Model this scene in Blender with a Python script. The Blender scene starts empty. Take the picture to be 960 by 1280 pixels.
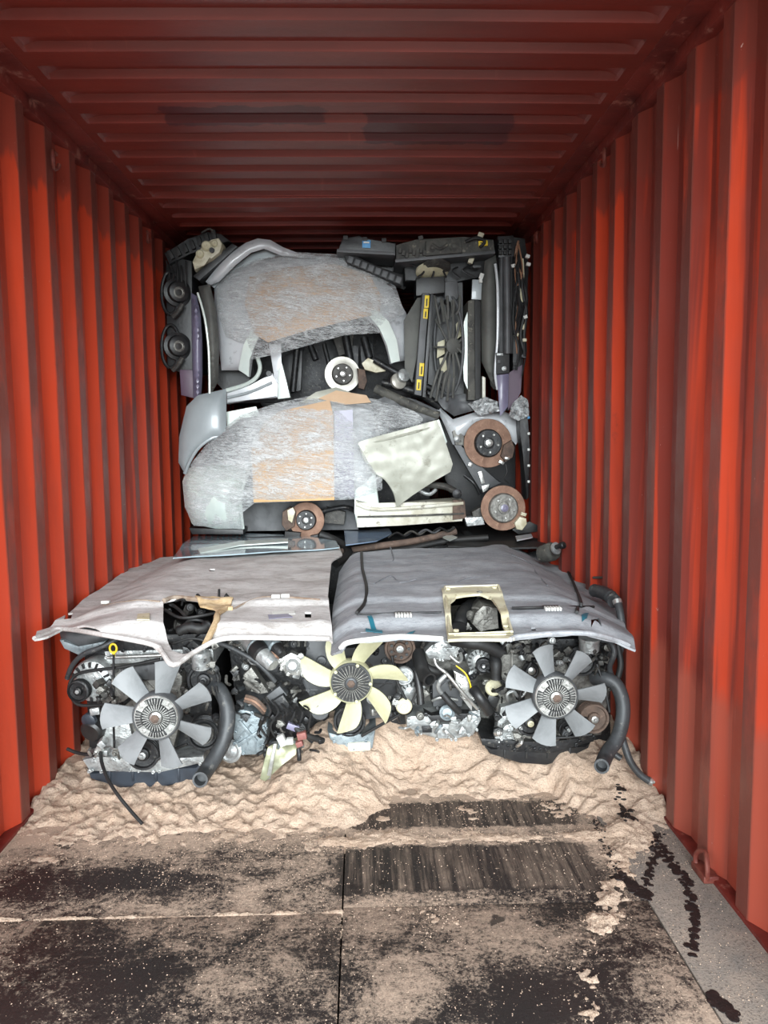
import bpy, bmesh, math, random
from mathutils import Vector, Matrix, noise
from mathutils.geometry import delaunay_2d_cdt

scene = bpy.context.scene
COL = scene.collection
PI = math.pi
R_ = math.radians

# ------------------------------------------------------------------ camera
F = 1000.0                                    # focal length in pixels of a 960x1280 frame
CAM = Vector((0.0, 0.0, 1.42))
ROT = (Matrix.Rotation(R_(-1.54), 3, 'Z') @ Matrix.Rotation(R_(90 - 5.72), 3, 'X')
       @ Matrix.Rotation(R_(-0.5), 3, 'Z'))
cd = bpy.data.cameras.new('camera')
cam = bpy.data.objects.new('camera', cd)
COL.objects.link(cam)
cd.sensor_fit = 'VERTICAL'
cd.sensor_height = 36.0
cd.lens = F * 36.0 / 1280.0
cd.clip_start = 0.05
cam.matrix_world = Matrix.Translation(CAM) @ ROT.to_4x4()
scene.camera = cam

# ------------------------------------------------------------------ sky, added fill, exposure
w = bpy.data.worlds.new('overcast_sky')
scene.world = w
w.use_nodes = True
bg = w.node_tree.nodes['Background']
bg.inputs[0].default_value = (0.86, 0.95, 1.0, 1)
bg.inputs[1].default_value = 1.75

sd = bpy.data.lights.new('sky_fill', 'SUN')
sd.energy = 6.0
sd.angle = R_(42)
sd.color = (0.90, 0.97, 1.0)
so = bpy.data.objects.new('sky_fill', sd)
COL.objects.link(so)
so.rotation_euler = (R_(90 - 13), 0, R_(1))       # low behind the camera, added fill for sky glow through the doors

scene.view_settings.view_transform = 'Standard'
scene.view_settings.look = 'None'
scene.view_settings.gamma = 1.0
scene.view_settings.use_curve_mapping = False
scene.view_settings.exposure = 0.38

# ------------------------------------------------------------------ helpers
def ray(px, py):
    return ROT @ Vector(((px - 480.0) / F, -(py - 640.0) / F, -1.0))

def W(px, py, Y):                              # the point at distance Y down the container seen at a photo position
    d = ray(px, py)
    return CAM + d * (Y / d.y)

def WZ(px, py, z):
    d = ray(px, py)
    return CAM + d * ((z - CAM.z) / d.z)

def S(Y):
    return Y / F

def lin(c):
    r = []
    for v in c[:3]:
        v /= 255.0
        r.append(v / 12.92 if v <= 0.04045 else ((v + 0.055) / 1.055) ** 2.4)
    return (r[0], r[1], r[2], 1.0)

class NT:
    """small node helper"""
    def __init__(self, name):
        self.m = bpy.data.materials.new(name)
        self.m.use_nodes = True
        self.t = self.m.node_tree
        self.b = self.t.nodes['Principled BSDF']
        self.out = self.t.nodes['Material Output']
        self.tc = self.t.nodes.new('ShaderNodeTexCoord')
    def n(self, typ, **kw):
        nd = self.t.nodes.new(typ)
        for k, v in kw.items():
            setattr(nd, k, v)
        return nd
    def l(self, a, b):
        self.t.links.new(a, b)
    def coord(self, scale=(1, 1, 1), rot=(0, 0, 0), kind='Object', src=None):
        mp = self.n('ShaderNodeMapping')
        mp.inputs['Scale'].default_value = scale
        mp.inputs['Rotation'].default_value = rot
        self.l(src if src else self.tc.outputs[kind], mp.inputs['Vector'])
        return mp.outputs[0]
    def noise(self, vec, scale, detail=5, rough=0.6, dist=0.0):
        nd = self.n('ShaderNodeTexNoise')
        nd.inputs['Scale'].default_value = scale
        nd.inputs['Detail'].default_value = detail
        nd.inputs['Roughness'].default_value = rough
        nd.inputs['Distortion'].default_value = dist
        self.l(vec, nd.inputs['Vector'])
        return nd.outputs['Fac']
    def ramp(self, fac, lo, hi, a=0.0, b=1.0):
        nd = self.n('ShaderNodeMapRange')
        nd.inputs['From Min'].default_value = lo
        nd.inputs['From Max'].default_value = hi
        nd.inputs['To Min'].default_value = a
        nd.inputs['To Max'].default_value = b
        self.l(fac, nd.inputs['Value'])
        return nd.outputs[0]
    def math(self, op, a, b=None):
        nd = self.n('ShaderNodeMath', operation=op)
        for i, v in enumerate((a, b)):
            if v is None: continue
            if isinstance(v, (int, float)): nd.inputs[i].default_value = v
            else: self.l(v, nd.inputs[i])
        return nd.outputs[0]
    def mix(self, fac, a, b):
        nd = self.n('ShaderNodeMix', data_type='RGBA')
        if isinstance(fac, (int, float)): nd.inputs[0].default_value = fac
        else: self.l(fac, nd.inputs[0])
        for i, v in ((6, a), (7, b)):
            if isinstance(v, tuple): nd.inputs[i].default_value = v
            else: self.l(v, nd.inputs[i])
        return nd.outputs[2]
    def bump(self, h, strength, dist=0.01):
        nd = self.n('ShaderNodeBump')
        nd.inputs['Strength'].default_value = strength
        nd.inputs['Distance'].default_value = dist
        self.l(h, nd.inputs['Height'])
        self.l(nd.outputs[0], self.b.inputs['Normal'])
    def set(self, color=None, rough=None, metal=None, spec=None, coat=None):
        for k, v in (('Base Color', color), ('Roughness', rough), ('Metallic', metal),
                     ('Specular IOR Level', spec), ('Coat Weight', coat)):
            if v is None: continue
            if isinstance(v, (int, float, tuple)): self.b.inputs[k].default_value = v
            else: self.l(v, self.b.inputs[k])
        return self.m
    def sep(self, vec):
        nd = self.n('ShaderNodeSeparateXYZ')
        self.l(vec, nd.inputs[0])
        return nd.outputs

MATS = {}
def mk(name, c1, c2=None, scale=7.0, lo=0.42, hi=0.62, rough=0.5, metal=0.0, bump=0.0, bscale=60.0,
       spec=0.5, coat=0.0, stretch=(1, 1, 1), c3=None, rough2=None):
    t = NT(name)
    col = lin(c1)
    if c2:
        v = t.coord(stretch)
        f = t.ramp(t.noise(v, scale, 6, 0.65, 0.4), lo, hi)
        col = t.mix(f, lin(c1), lin(c2))
        if c3:
            f3 = t.ramp(t.noise(v, scale * 3.7, 5, 0.7), 0.58, 0.68)
            col = t.mix(f3, col, lin(c3))
        if rough2 is not None:
            rough = t.ramp(f, 0, 1, rough, rough2)
    if bump:
        t.bump(t.noise(t.coord(), bscale, 4), bump)
    MATS[name] = t.set(col, rough, metal, spec, coat)
    return MATS[name]

def finish(me, smooth=True, ang=38):
    if smooth:
        me.shade_smooth()
        me.set_sharp_from_angle(angle=R_(ang))

WL = {}                                        # world location of every object built here (none is rotated unless noted)
def add(name, bm, mat, parent=None, origin=None, smooth=True, ang=38, recalc=True):
    """link a bmesh given in world coordinates as one mesh object"""
    if recalc:
        bmesh.ops.recalc_face_normals(bm, faces=bm.faces[:])
    if origin is None:
        xs = [v.co for v in bm.verts]
        lo = Vector((min(v.x for v in xs), min(v.y for v in xs), min(v.z for v in xs)))
        hi = Vector((max(v.x for v in xs), max(v.y for v in xs), max(v.z for v in xs)))
        origin = (lo + hi) / 2
        if parent is None: origin.z = lo.z
    origin = Vector(origin)
    bmesh.ops.translate(bm, vec=-origin, verts=bm.verts[:])
    me = bpy.data.meshes.new(name)
    bm.to_mesh(me)
    bm.free()
    finish(me, smooth, ang)
    me.materials.append(MATS[mat] if isinstance(mat, str) else mat)
    o = bpy.data.objects.new(name, me)
    COL.objects.link(o)
    WL[o.name] = origin
    if parent is not None:
        o.parent = parent
        o.location = origin - WL[parent.name]
    else:
        o.location = origin
    return o

def inst(src, parent, M):
    """another object sharing src's mesh data; M is its matrix under parent"""
    o = bpy.data.objects.new(src.name.split('.')[0], src.data)
    COL.objects.link(o)
    o.parent = parent
    o.matrix_local = M
    return o

def thing(name, label, cat, loc, group=None):
    o = bpy.data.objects.new(name, None)
    COL.objects.link(o)
    o.empty_display_size = 0.05
    o.location = loc
    WL[o.name] = Vector(loc)
    tag(o, label, cat, group)
    return o

def tag(o, label=None, cat=None, group=None, kind=None):
    if label: o['label'] = label
    if cat: o['category'] = cat
    if group: o['group'] = group
    if kind: o['kind'] = kind
    return o

# ---- shapes (all in world coordinates)
def frame(axis):
    a = Vector(axis).normalized()
    u = a.cross(Vector((0, 0, 1)))
    if u.length < 1e-3: u = a.cross(Vector((0, 1, 0)))
    u.normalize()
    return a, u, a.cross(u).normalized()

def b_lathe(bm, c, axis, prof, seg=20, a0=0.0):
    """prof: list of (radius, distance along the axis)"""
    a, u, v = frame(axis)
    c = Vector(c)
    rings = []
    for r, d in prof:
        if r < 1e-5:
            rings.append([bm.verts.new(c + a * d)])
        else:
            rings.append([bm.verts.new(c + a * d + (u * math.cos(a0 + 2 * PI * k / seg) + v * math.sin(a0 + 2 * PI * k / seg)) * r) for k in range(seg)])
    for A, B in zip(rings, rings[1:]):
        for k in range(seg):
            k2 = (k + 1) % seg
            if len(A) == 1 and len(B) == 1: continue
            if len(A) == 1: bm.faces.new((A[0], B[k], B[k2]))
            elif len(B) == 1: bm.faces.new((A[k], B[0], A[k2]))
            else: bm.faces.new((A[k], B[k], B[k2], A[k2]))
    for Rr, flip in ((rings[0], True), (rings[-1], False)):
        if len(Rr) > 1:
            bm.faces.new(Rr if not flip else Rr[::-1])
    return bm

def b_cyl(bm, c, axis, r, d, seg=16, ch=0.12):
    k = min(r, d) * ch
    return b_lathe(bm, c, axis, [(r - k, 0), (r, k), (r, d - k), (r - k, d)], seg)

def b_box(bm, c, size, M=None, bevel=0.0):
    vs = []
    hx, hy, hz = size[0] / 2, size[1] / 2, size[2] / 2
    M = M or Matrix.Identity(3)
    c = Vector(c)
    for x, y, z in ((-1, -1, -1), (1, -1, -1), (1, 1, -1), (-1, 1, -1), (-1, -1, 1), (1, -1, 1), (1, 1, 1), (-1, 1, 1)):
        vs.append(bm.verts.new(c + M @ Vector((x * hx, y * hy, z * hz))))
    fs = [bm.faces.new([vs[i] for i in f]) for f in ((0, 3, 2, 1), (4, 5, 6, 7), (0, 1, 5, 4), (1, 2, 6, 5), (2, 3, 7, 6), (3, 0, 4, 7))]
    if bevel > 0:
        es = set()
        for f in fs: es.update(f.edges)
        bmesh.ops.bevel(bm, geom=list(es), offset=bevel, segments=2, profile=0.6, affect='EDGES')
    return bm

def catmull(pts, n=6, closed=False):
    pts = [Vector(p) for p in pts]
    out = []
    N = len(pts)
    rng = N if closed else N - 1
    for i in range(rng):
        if closed:
            p0, p1, p2, p3 = pts[i - 1], pts[i], pts[(i + 1) % N], pts[(i + 2) % N]
        else:
            p0, p1, p2, p3 = pts[max(i - 1, 0)], pts[i], pts[i + 1], pts[min(i + 2, N - 1)]
        for k in range(n):
            t = k / n
            out.append(0.5 * ((2 * p1) + (p2 - p0) * t + (2 * p0 - 5 * p1 + 4 * p2 - p3) * t * t + (3 * p1 - p0 - 3 * p2 + p3) * t ** 3))
    if not closed: out.append(pts[-1])
    return out

def b_tube(bm, pts, r, seg=10, smooth=4, hollow=False, rfun=None, flat=1.0):
    """a pipe or hose along world points; rfun(t, s) scales the radius, flat squashes it"""
    P = catmull(pts, smooth) if smooth > 1 and len(pts) > 2 else [Vector(p) for p in pts]
    T = []
    for i in range(len(P)):
        T.append((P[min(i + 1, len(P) - 1)] - P[max(i - 1, 0)]).normalized())
    a, u, v = frame(T[0])
    rings = []
    for i, p in enumerate(P):
        if i:
            u = (u - T[i] * u.dot(T[i])).normalized()
        v = T[i].cross(u)
        rr = r * (rfun(i / (len(P) - 1), i) if rfun else 1.0)
        rings.append((p, u.copy(), v.copy(), rr))
    def ring(p, u, v, rr):
        return [bm.verts.new(p + (u * math.cos(2 * PI * k / seg) + v * flat * math.sin(2 * PI * k / seg)) * rr) for k in range(seg)]
    seq = []
    if hollow:
        p, u0, v0, rr = rings[0]
        seq.append((p + T[0] * r * 1.6, u0, v0, rr * 0.72)); seq.append((p, u0, v0, rr * 0.74))
    seq += rings
    if hollow:
        p, u0, v0, rr = rings[-1]
        seq.append((p, u0, v0, rr * 0.74)); seq.append((p - T[-1] * r * 1.6, u0, v0, rr * 0.72))
    RR = [ring(*q) for q in seq]
    for A, B in zip(RR, RR[1:]):
        for k in range(seg):
            bm.faces.new((A[k], A[(k + 1) % seg], B[(k + 1) % seg], B[k]))
    bm.faces.new(RR[0][::-1]); bm.faces.new(RR[-1])
    return bm

def b_prism(bm, poly, depth, bevel=0.0):
    """poly: world points of the front outline; extruded by the vector depth"""
    d = Vector(depth)
    A = [bm.verts.new(Vector(p)) for p in poly]
    B = [bm.verts.new(Vector(p) + d) for p in poly]
    n = len(A)
    front = bm.faces.new(A)
    bm.faces.new(B[::-1])
    for i in range(n):
        bm.faces.new((A[i], B[i], B[(i + 1) % n], A[(i + 1) % n]))
    if bevel:
        bmesh.ops.bevel(bm, geom=list(front.edges), offset=bevel, segments=2, profile=0.6, affect='EDGES')
    return bm

def inpoly(x, y, P):
    c = False
    n = len(P)
    j = n - 1
    for i in range(n):
        xi, yi = P[i][0], P[i][1]; xj, yj = P[j][0], P[j][1]
        if (yi > y) != (yj > y) and x < (xj - xi) * (y - yi) / (yj - yi) + xi: c = not c
        j = i
    return c

def segdist(x, y, P):
    best = 1e9
    n = len(P)
    for i in range(n):
        ax, ay = P[i][0], P[i][1]; bx, by = P[(i + 1) % n][0], P[(i + 1) % n][1]
        dx, dy = bx - ax, by - ay
        L = dx * dx + dy * dy
        t = 0 if L == 0 else max(0, min(1, ((x - ax) * dx + (y - ay) * dy) / L))
        q = (ax + dx * t - x) ** 2 + (ay + dy * t - y) ** 2
        if q < best: best = q
    return math.sqrt(best)

def resample(P, sp):
    out = []
    n = len(P)
    for i in range(n):
        a = Vector((P[i][0], P[i][1])); b = Vector((P[(i + 1) % n][0], P[(i + 1) % n][1]))
        k = max(1, int(round((b - a).length / sp)))
        for j in range(k): out.append(a.lerp(b, j / k))
    return out

def sheet_bm(outline, fn, sp, holes=(), curve=False):
    """flat outline filled with a fine triangle net; fn(u, v, d) gives the world point, d = distance to the rim"""
    P = [Vector((p[0], p[1])) for p in outline]
    if curve: P = catmull(P, 5, True)
    P = resample(P, sp)
    H = [resample([Vector((p[0], p[1])) for p in h], sp) for h in holes]
    V = list(P); E = [(i, (i + 1) % len(P)) for i in range(len(P))]
    for h in H:
        o = len(V); V += h
        E += [(o + i, o + (i + 1) % len(h)) for i in range(len(h))]
    x0 = min(p.x for p in P); x1 = max(p.x for p in P); y0 = min(p.y for p in P); y1 = max(p.y for p in P)
    nx = int((x1 - x0) / sp) + 1; row = 0
    y = y0 + sp * 0.5
    while y < y1:
        for i in range(nx + 1):
            x = x0 + (i + (0.5 if row % 2 else 0.0)) * sp
            if inpoly(x, y, P) and segdist(x, y, P) > sp * 0.45 and not any(inpoly(x, y, h) or segdist(x, y, h) < sp * 0.45 for h in H):
                V.append(Vector((x, y)))
        y += sp * 0.87; row += 1
    r = delaunay_2d_cdt(V, E, [], 1, 1e-5)
    vv, ff = r[0], r[2]
    bm = bmesh.new()
    bv = [bm.verts.new(fn(p.x, p.y, segdist(p.x, p.y, P))) for p in vv]
    for f in ff:
        c = sum((vv[i] for i in f), Vector((0, 0))) / len(f)
        if any(inpoly(c.x, c.y, h) for h in H): continue
        try: bm.faces.new([bv[i] for i in f])
        except ValueError: pass
    lone = [v for v in bm.verts if not v.link_faces]
    bmesh.ops.delete(bm, geom=lone, context='VERTS')
    return bm

def orient(bm, d):
    bm.normal_update()
    s = sum((f.normal.dot(Vector(d)) * f.calc_area() for f in bm.faces))
    if s < 0: bmesh.ops.reverse_faces(bm, faces=bm.faces[:])

def sheet(name, outline, fn, sp, thick, mat, parent=None, holes=(), curve=False, facing=(0, -1, 0), ang=50):
    bm = sheet_bm(outline, fn, sp, holes, curve)
    bmesh.ops.recalc_face_normals(bm, faces=bm.faces[:])
    orient(bm, facing)
    # give it real thickness behind the visible face
    bm.normal_update()
    n = len(bm.verts)
    src = list(bm.verts)
    nor = [v.normal.copy() for v in src]
    back = [bm.verts.new(v.co - m * thick) for v, m in zip(src, nor)]
    idx = {v: i for i, v in enumerate(src)}
    rim = [e for e in bm.edges if len(e.link_faces) == 1]
    faces = list(bm.faces)
    for f in faces:
        bm.faces.new([back[idx[v]] for v in f.verts][::-1])
    for e in rim:
        f = [q for q in e.link_faces][0]
        vs = list(f.verts)
        i = vs.index(e.verts[0])
        a, b = (e.verts[0], e.verts[1]) if vs[(i + 1) % len(vs)] == e.verts[1] else (e.verts[1], e.verts[0])
        bm.faces.new((b, a, back[idx[a]], back[idx[b]]))
    return add(name, bm, mat, parent, ang=ang, recalc=False)

def nz(x, y, z, s=1.0, o=0.0):
    return noise.noise(Vector((x * s + o, y * s + o * 0.7, z * s - o)))

# ------------------------------------------------------------------ dimensions of the container
XL, XR, DEP = -1.255, 1.092, 0.036            # inner faces of the corrugated side walls, corrugation depth
ZC = 2.70
YF, YB = 1.75, 11.6                           # door end, closed end
PITCH = 0.272

# ------------------------------------------------------------------ container materials
def wall_mat(name, bright, amount, side):
    t = NT(name)
    co = t.tc.outputs['Object']
    x, y, z = t.sep(co)
    orange, brown, pale, maroon = lin(bright), lin((128, 52, 42)), lin((214, 184, 174)), lin((92, 44, 40))
    n1 = t.noise(t.coord((1.0, 3.4, 0.20)), 1.7, 4, 0.55, 0.5)
    patch = t.ramp(n1, amount - 0.03, amount + 0.03)
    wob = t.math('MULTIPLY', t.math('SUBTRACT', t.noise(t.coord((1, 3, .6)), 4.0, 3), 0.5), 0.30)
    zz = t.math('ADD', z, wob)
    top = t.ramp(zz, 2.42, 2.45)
    col = t.mix(patch, brown, orange)
    col = t.mix(t.ramp(t.noise(t.coord((1, 1, .12)), 9, 5), 0.45, 0.8), col, t.mix(0.5, col, brown))
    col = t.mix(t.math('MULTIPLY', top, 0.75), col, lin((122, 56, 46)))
    if side > 0:                                                 # fresh red touch-up low on the right wall
        redm = t.math('MULTIPLY', t.ramp(z, 0.42, 0.30), t.ramp(t.noise(t.coord((1, 9, .5)), 1.3, 2), .60, .63))
        col = t.mix(redm, col, lin((190, 30, 32)))
        fade = t.math('MULTIPLY', t.ramp(t.math('ADD', z, wob), 0.62, 0.55), 0.75)
        col = t.mix(fade, col, lin((158, 78, 62)))
    # bare worn crests of the corrugation
    inner = t.ramp(t.math('MULTIPLY', x, side), (XR if side > 0 else -XL) + 0.0035, (XR if side > 0 else -XL) + 0.001)
    wear = t.math('MULTIPLY', inner, t.ramp(t.noise(t.coord((1, 1, .35)), 5, 6, .7), .28, .5))
    col = t.mix(t.math('MULTIPLY', wear, .8), col, lin((108, 58, 50)))
    # scratches and chips
    chip = t.ramp(t.noise(t.coord((1, 2.2, 1.4)), 16, 7, .75, 1.2), .685, .71)
    col = t.mix(t.math('MULTIPLY', chip, .75), col, pale)
    scr = t.ramp(t.noise(t.coord((1, 40, 1.2), (0.15, 0, 0)), 1.6, 4, .7), .735, .76)
    col = t.mix(t.math('MULTIPLY', scr, .5), col, pale)
    rust = t.ramp(t.noise(co, 3.1, 8, .75), .68, .76)
    col = t.mix(t.math('MULTIPLY', rust, .55), col, maroon)
    t.bump(t.noise(t.coord((1, 1, .5)), 26, 5), .12, .01)
    MATS[name] = t.set(col, t.ramp(t.noise(co, 7, 4), .3, .7, .36, .55), 0, .5)

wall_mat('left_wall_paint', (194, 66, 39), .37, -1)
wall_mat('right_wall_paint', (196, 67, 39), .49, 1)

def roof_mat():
    t = NT('roof_paint')
    co = t.tc.outputs['Object']
    x, y, z = t.sep(co)
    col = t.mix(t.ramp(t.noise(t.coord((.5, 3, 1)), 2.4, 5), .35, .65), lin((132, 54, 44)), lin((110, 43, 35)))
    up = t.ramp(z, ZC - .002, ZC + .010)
    # pale scuffs across the ribs
    sc = t.math('MULTIPLY', t.ramp(t.noise(t.coord((9, .8, 1)), 1.5, 6, .7), .62, .72), t.ramp(t.noise(co, 2.2, 3), .45, .6))
    col = t.mix(t.math('MULTIPLY', sc, .35), col, lin((190, 110, 92)))
    # touch-up paint patches of darker maroon
    for (xa, xb, ya, yb) in ((-.80, -.13, 3.32, 3.52), (0.02, .66, 3.42, 3.74)):
        wx = t.math('ADD', x, t.math('MULTIPLY', t.math('SUBTRACT', t.noise(co, 14, 4), .5), .10))
        wy = t.math('ADD', y, t.math('MULTIPLY', t.math('SUBTRACT', t.noise(co, 11, 4), .5), .10))
        m = t.math('MULTIPLY', t.math('MULTIPLY', t.ramp(wx, xa, xa + .01), t.ramp(wx, xb, xb - .01)),
                   t.math('MULTIPLY', t.ramp(wy, ya, ya + .01), t.ramp(wy, yb, yb - .01)))
        col = t.mix(t.math('MULTIPLY', m, .85), col, lin((78, 18, 24)))
    chip = t.ramp(t.noise(t.coord((2, 2, 1)), 18, 6, .7), .74, .76)
    col = t.mix(t.math('MULTIPLY', chip, .6), col, lin((196, 160, 150)))
    t.bump(t.noise(co, 30, 4), .08, .01)
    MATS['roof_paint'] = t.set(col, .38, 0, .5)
roof_mat()
mk('rail_paint', (118, 44, 36), (86, 28, 24), scale=4, rough=.45, bump=.1, c3=(150, 96, 84))
mk('ring_steel', (120, 62, 50), (96, 40, 34), scale=20, rough=.55, bump=.2)

def floor_mat():
    t = NT('floor_ply')
    geo = t.n('ShaderNodeNewGeometry')
    co = geo.outputs['Position']
    black, dust, brown = lin((38, 34, 33)), lin((176, 153, 134)), lin((46, 38, 36))
    col = t.mix(t.ramp(t.noise(co, 2.2, 4), .4, .65), black, brown)
    n = t.noise(co, 4.2, 12, .80, .5)
    fine = t.noise(co, 85, 4, .8)
    big = t.noise(co, 1.3, 3, .5, .3)
    st = t.noise(t.coord((17, 0.7, 1), src=co), 1.0, 10, .82)
    st3 = t.noise(t.coord((5, 34, 1), (0, 0, .5), src=co), 1.0, 5, .72)
    x, y, z = t.sep(co)
    wx = t.math('ADD', x, t.math('MULTIPLY', t.math('SUBTRACT', t.noise(co, 9, 5, .7), .5), .16))
    wy = t.math('ADD', y, t.math('MULTIPLY', t.math('SUBTRACT', t.noise(co, 8, 5, .7), .5), .12))
    def rect(x0, x1, y0, y1, s=.05):
        return t.math('MULTIPLY', t.math('MULTIPLY', t.ramp(wx, x0, x0 + s), t.ramp(wx, x1, x1 - s)),
                      t.math('MULTIPLY', t.ramp(wy, y0, y0 + s * .6), t.ramp(wy, y1, y1 - s * .6)))
    # boards scraped bare where the loader dragged, and soft-edged areas with less dust
    bare = t.math('MAXIMUM', rect(-.06, .79, 2.74, 2.96), rect(-.10, .76, 2.34, 2.63))
    soft = t.math('MAXIMUM', rect(-1.25, -.42, 2.30, 2.60, .22), t.math('MAXIMUM', rect(-1.3, -.35, 1.7, 2.2, .25), rect(.15, .75, 1.7, 2.05, .25)))
    cov = t.math('ADD', n, t.math('ADD', t.math('MULTIPLY', fine, .55), t.math('ADD', t.math('MULTIPLY', big, .5), t.math('MULTIPLY', st3, .25))))
    cov = t.math('SUBTRACT', cov, t.math('ADD', t.math('MULTIPLY', bare, .34), t.math('MULTIPLY', soft, .17)))
    cov = t.math('ADD', cov, t.ramp(y, 2.45, 2.9, 0, .16))
    g1 = t.noise(co, 38, 6, .85)
    g2 = t.noise(co, 210, 3, .8)
    cov = t.math('ADD', cov, t.math('ADD', t.math('MULTIPLY', t.math('SUBTRACT', g1, .5), .55), t.math('MULTIPLY', t.math('SUBTRACT', g2, .5), .35)))
    d = t.math('MAXIMUM', t.ramp(cov, 1.07, 1.22, 0, .75), t.ramp(cov, 1.20, 1.30, 0, 1.0))
    st2 = t.math('MULTIPLY', t.math('MULTIPLY', t.ramp(st, .46, .66, 0, .8), t.ramp(n, .35, .6, .25, 1)), bare)
    d2 = t.math('MAXIMUM', d, st2)
    col = t.mix(d2, col, dust)
    spots = t.ramp(t.noise(co, 6.5, 4, .5, .5), .66, .69)
    col = t.mix(t.math('MULTIPLY', spots, .8), col, lin((30, 25, 24)))
    t.bump(t.math('ADD', t.math('MULTIPLY', d2, .8), t.math('MULTIPLY', fine, .5)), .45, .012)
    MATS['floor_ply'] = t.set(col, t.ramp(d2, 0, .6, .45, .95), 0, .35)
    t = NT('floor_steel')
    co = t.tc.outputs['Object']
    n = t.noise(co, 5, 8, .75, .4)
    fine = t.noise(co, 150, 3, .8)
    col = t.mix(t.ramp(n, .35, .7), lin((118, 111, 105)), lin((156, 140, 126)))
    col = t.mix(t.ramp(fine, .52, .66), col, lin((82, 74, 70)))
    t.bump(fine, .4, .01)
    MATS['floor_steel'] = t.set(col, .85, 0, .3)
    t = NT('sawdust')
    co = t.tc.outputs['Object']
    n = t.noise(co, 6, 8, .75)
    fine = t.noise(co, 160, 5, .8)
    col = t.mix(t.ramp(n, .35, .65), lin((242, 216, 193)), lin((224, 194, 169)))
    col = t.mix(t.ramp(fine, .50, .70), col, lin((168, 128, 104)))
    col = t.mix(t.ramp(t.noise(co, 3.3, 6, .7), .60, .72, 0, .55), col, lin((112, 92, 80)))  # darker patches painted in place of shade in the heap's creases
    dk = t.ramp(t.noise(co, 26, 4, .6), .72, .76, 0, .5)
    col = t.mix(dk, col, lin((60, 46, 42)))
    t.bump(t.math('ADD', t.math('MULTIPLY', fine, .45), t.noise(t.coord((1, 1.4, 1)), 30, 6, .75)), 1.0, .022)
    MATS['sawdust'] = t.set(col, .95, 0, .15)
    mk('oil_stain', (26, 20, 19), (40, 28, 26), scale=30, rough=.55, bump=.3, bscale=150)
    mk('yard_concrete', (172, 168, 160), (150, 146, 140), scale=1.0, rough=.9, bump=.2)
floor_mat()

# ------------------------------------------------------------------ the container itself
def side_wall(name, side, phase, mat):
    """trapezoid corrugation in plan; phase = where a slope that turns inward begins"""
    xi = XL if side < 0 else XR
    xo = xi + side * DEP
    prof = []
    k0 = int(math.floor((YF - phase) / PITCH)) - 1
    y = phase + k0 * PITCH
    while y < YB + PITCH:
        prof += [(xo, y), (xi, y + .068), (xi, y + .138), (xo, y + .206)]
        y += PITCH
    pts = [(x, min(max(yy, YF), YB)) for x, yy in prof if YF - .3 < yy < YB + .3]
    bm = bmesh.new()
    zs = [-0.03, 0.35, 0.7, 1.1, 1.5, 1.9, 2.3, ZC - .03]
    th = .008 * side
    G = [[bm.verts.new((x + .0012 * nz(x, yy, z, 5), yy, z)) for z in zs] for x, yy in pts]
    H = [[bm.verts.new((x + th, yy, z)) for z in zs] for x, yy in pts]
    for i in range(len(pts) - 1):
        if (pts[i][1], pts[i][0]) == (pts[i + 1][1], pts[i + 1][0]): continue
        for j in range(len(zs) - 1):
            bm.faces.new((G[i][j], G[i + 1][j], G[i + 1][j + 1], G[i][j + 1]))
            bm.faces.new((H[i][j], H[i][j + 1], H[i + 1][j + 1], H[i + 1][j]))
    o = add(name, bm, mat, origin=(0, 0, 0), ang=12)
    tag(o, kind='structure')
    return o
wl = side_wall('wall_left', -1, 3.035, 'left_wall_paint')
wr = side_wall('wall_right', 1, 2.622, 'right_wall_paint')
bm = bmesh.new()
b_box(bm, ((XL + XR) / 2, YB + .04, ZC / 2), (XR - XL + .1, .06, ZC + .1))
tag(add('wall_back', bm, 'rail_paint'), kind='structure')

def roof():
    bm = bmesh.new()
    pitch, ph = .209, 2.34                       # grooves pressed upward into the roof sheet
    ys = []
    y = ph - pitch * 8
    while y < YB:
        for o, g in ((0, 0), (.022, 1), (.084, 1), (.104, 0), (.110, 0)):
            ys.append((y + o, g))
        y += pitch
    ys = [q for q in ys if YF < q[0] < YB]
    xs = [XL - .05, XL + .03, XL + .135, XL + .145, XL + .16, XL + .18, XL + .21] + [XL + .21 + i * (XR - XL - .42) / 16 for i in range(1, 16)] + \
         [XR - .21, XR - .18, XR - .16, XR - .145, XR - .135, XR - .03, XR + .05]
    def env(x):
        e = min(x - (XL + .135), (XR - .135) - x)
        return max(0.0, min(1.0, e / .055)) ** .5 if e > 0 else 0.0
    G = []
    for yy, g in ys:
        row = []
        for x in xs:
            u = (x - (XL + XR) / 2) / 1.17
            row.append(bm.verts.new((x, yy + .003 * nz(x, yy, 0, 1.4), ZC + .026 * g * env(x) + .006 * (1 - u * u))))
        G.append(row)
    for i in range(len(G) - 1):
        for j in range(len(xs) - 1):
            bm.faces.new((G[i][j], G[i][j + 1], G[i + 1][j + 1], G[i + 1][j]))
    orient(bm, (0, 0, -1))
    top = bmesh.new()
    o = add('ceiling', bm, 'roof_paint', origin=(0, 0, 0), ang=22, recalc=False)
    top.free()
    tag(o, kind='structure')
    bm = bmesh.new()
    b_box(bm, ((XL + XR) / 2, (YF + YB) / 2, ZC + .06), (XR - XL + .2, YB - YF, .02))
    add('roof_cover', bm, 'rail_paint', o)
    for yy in (2.455, 4.545, 6.635):
        bm = bmesh.new()
        b_tube(bm, [(XL + .04, yy, ZC - .000), (0, yy + .003, ZC + .004), (XR - .04, yy, ZC)], .005, 6, 6)
        add('weld_seam', bm, 'roof_paint', o)
    return o
ceil = roof()

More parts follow.
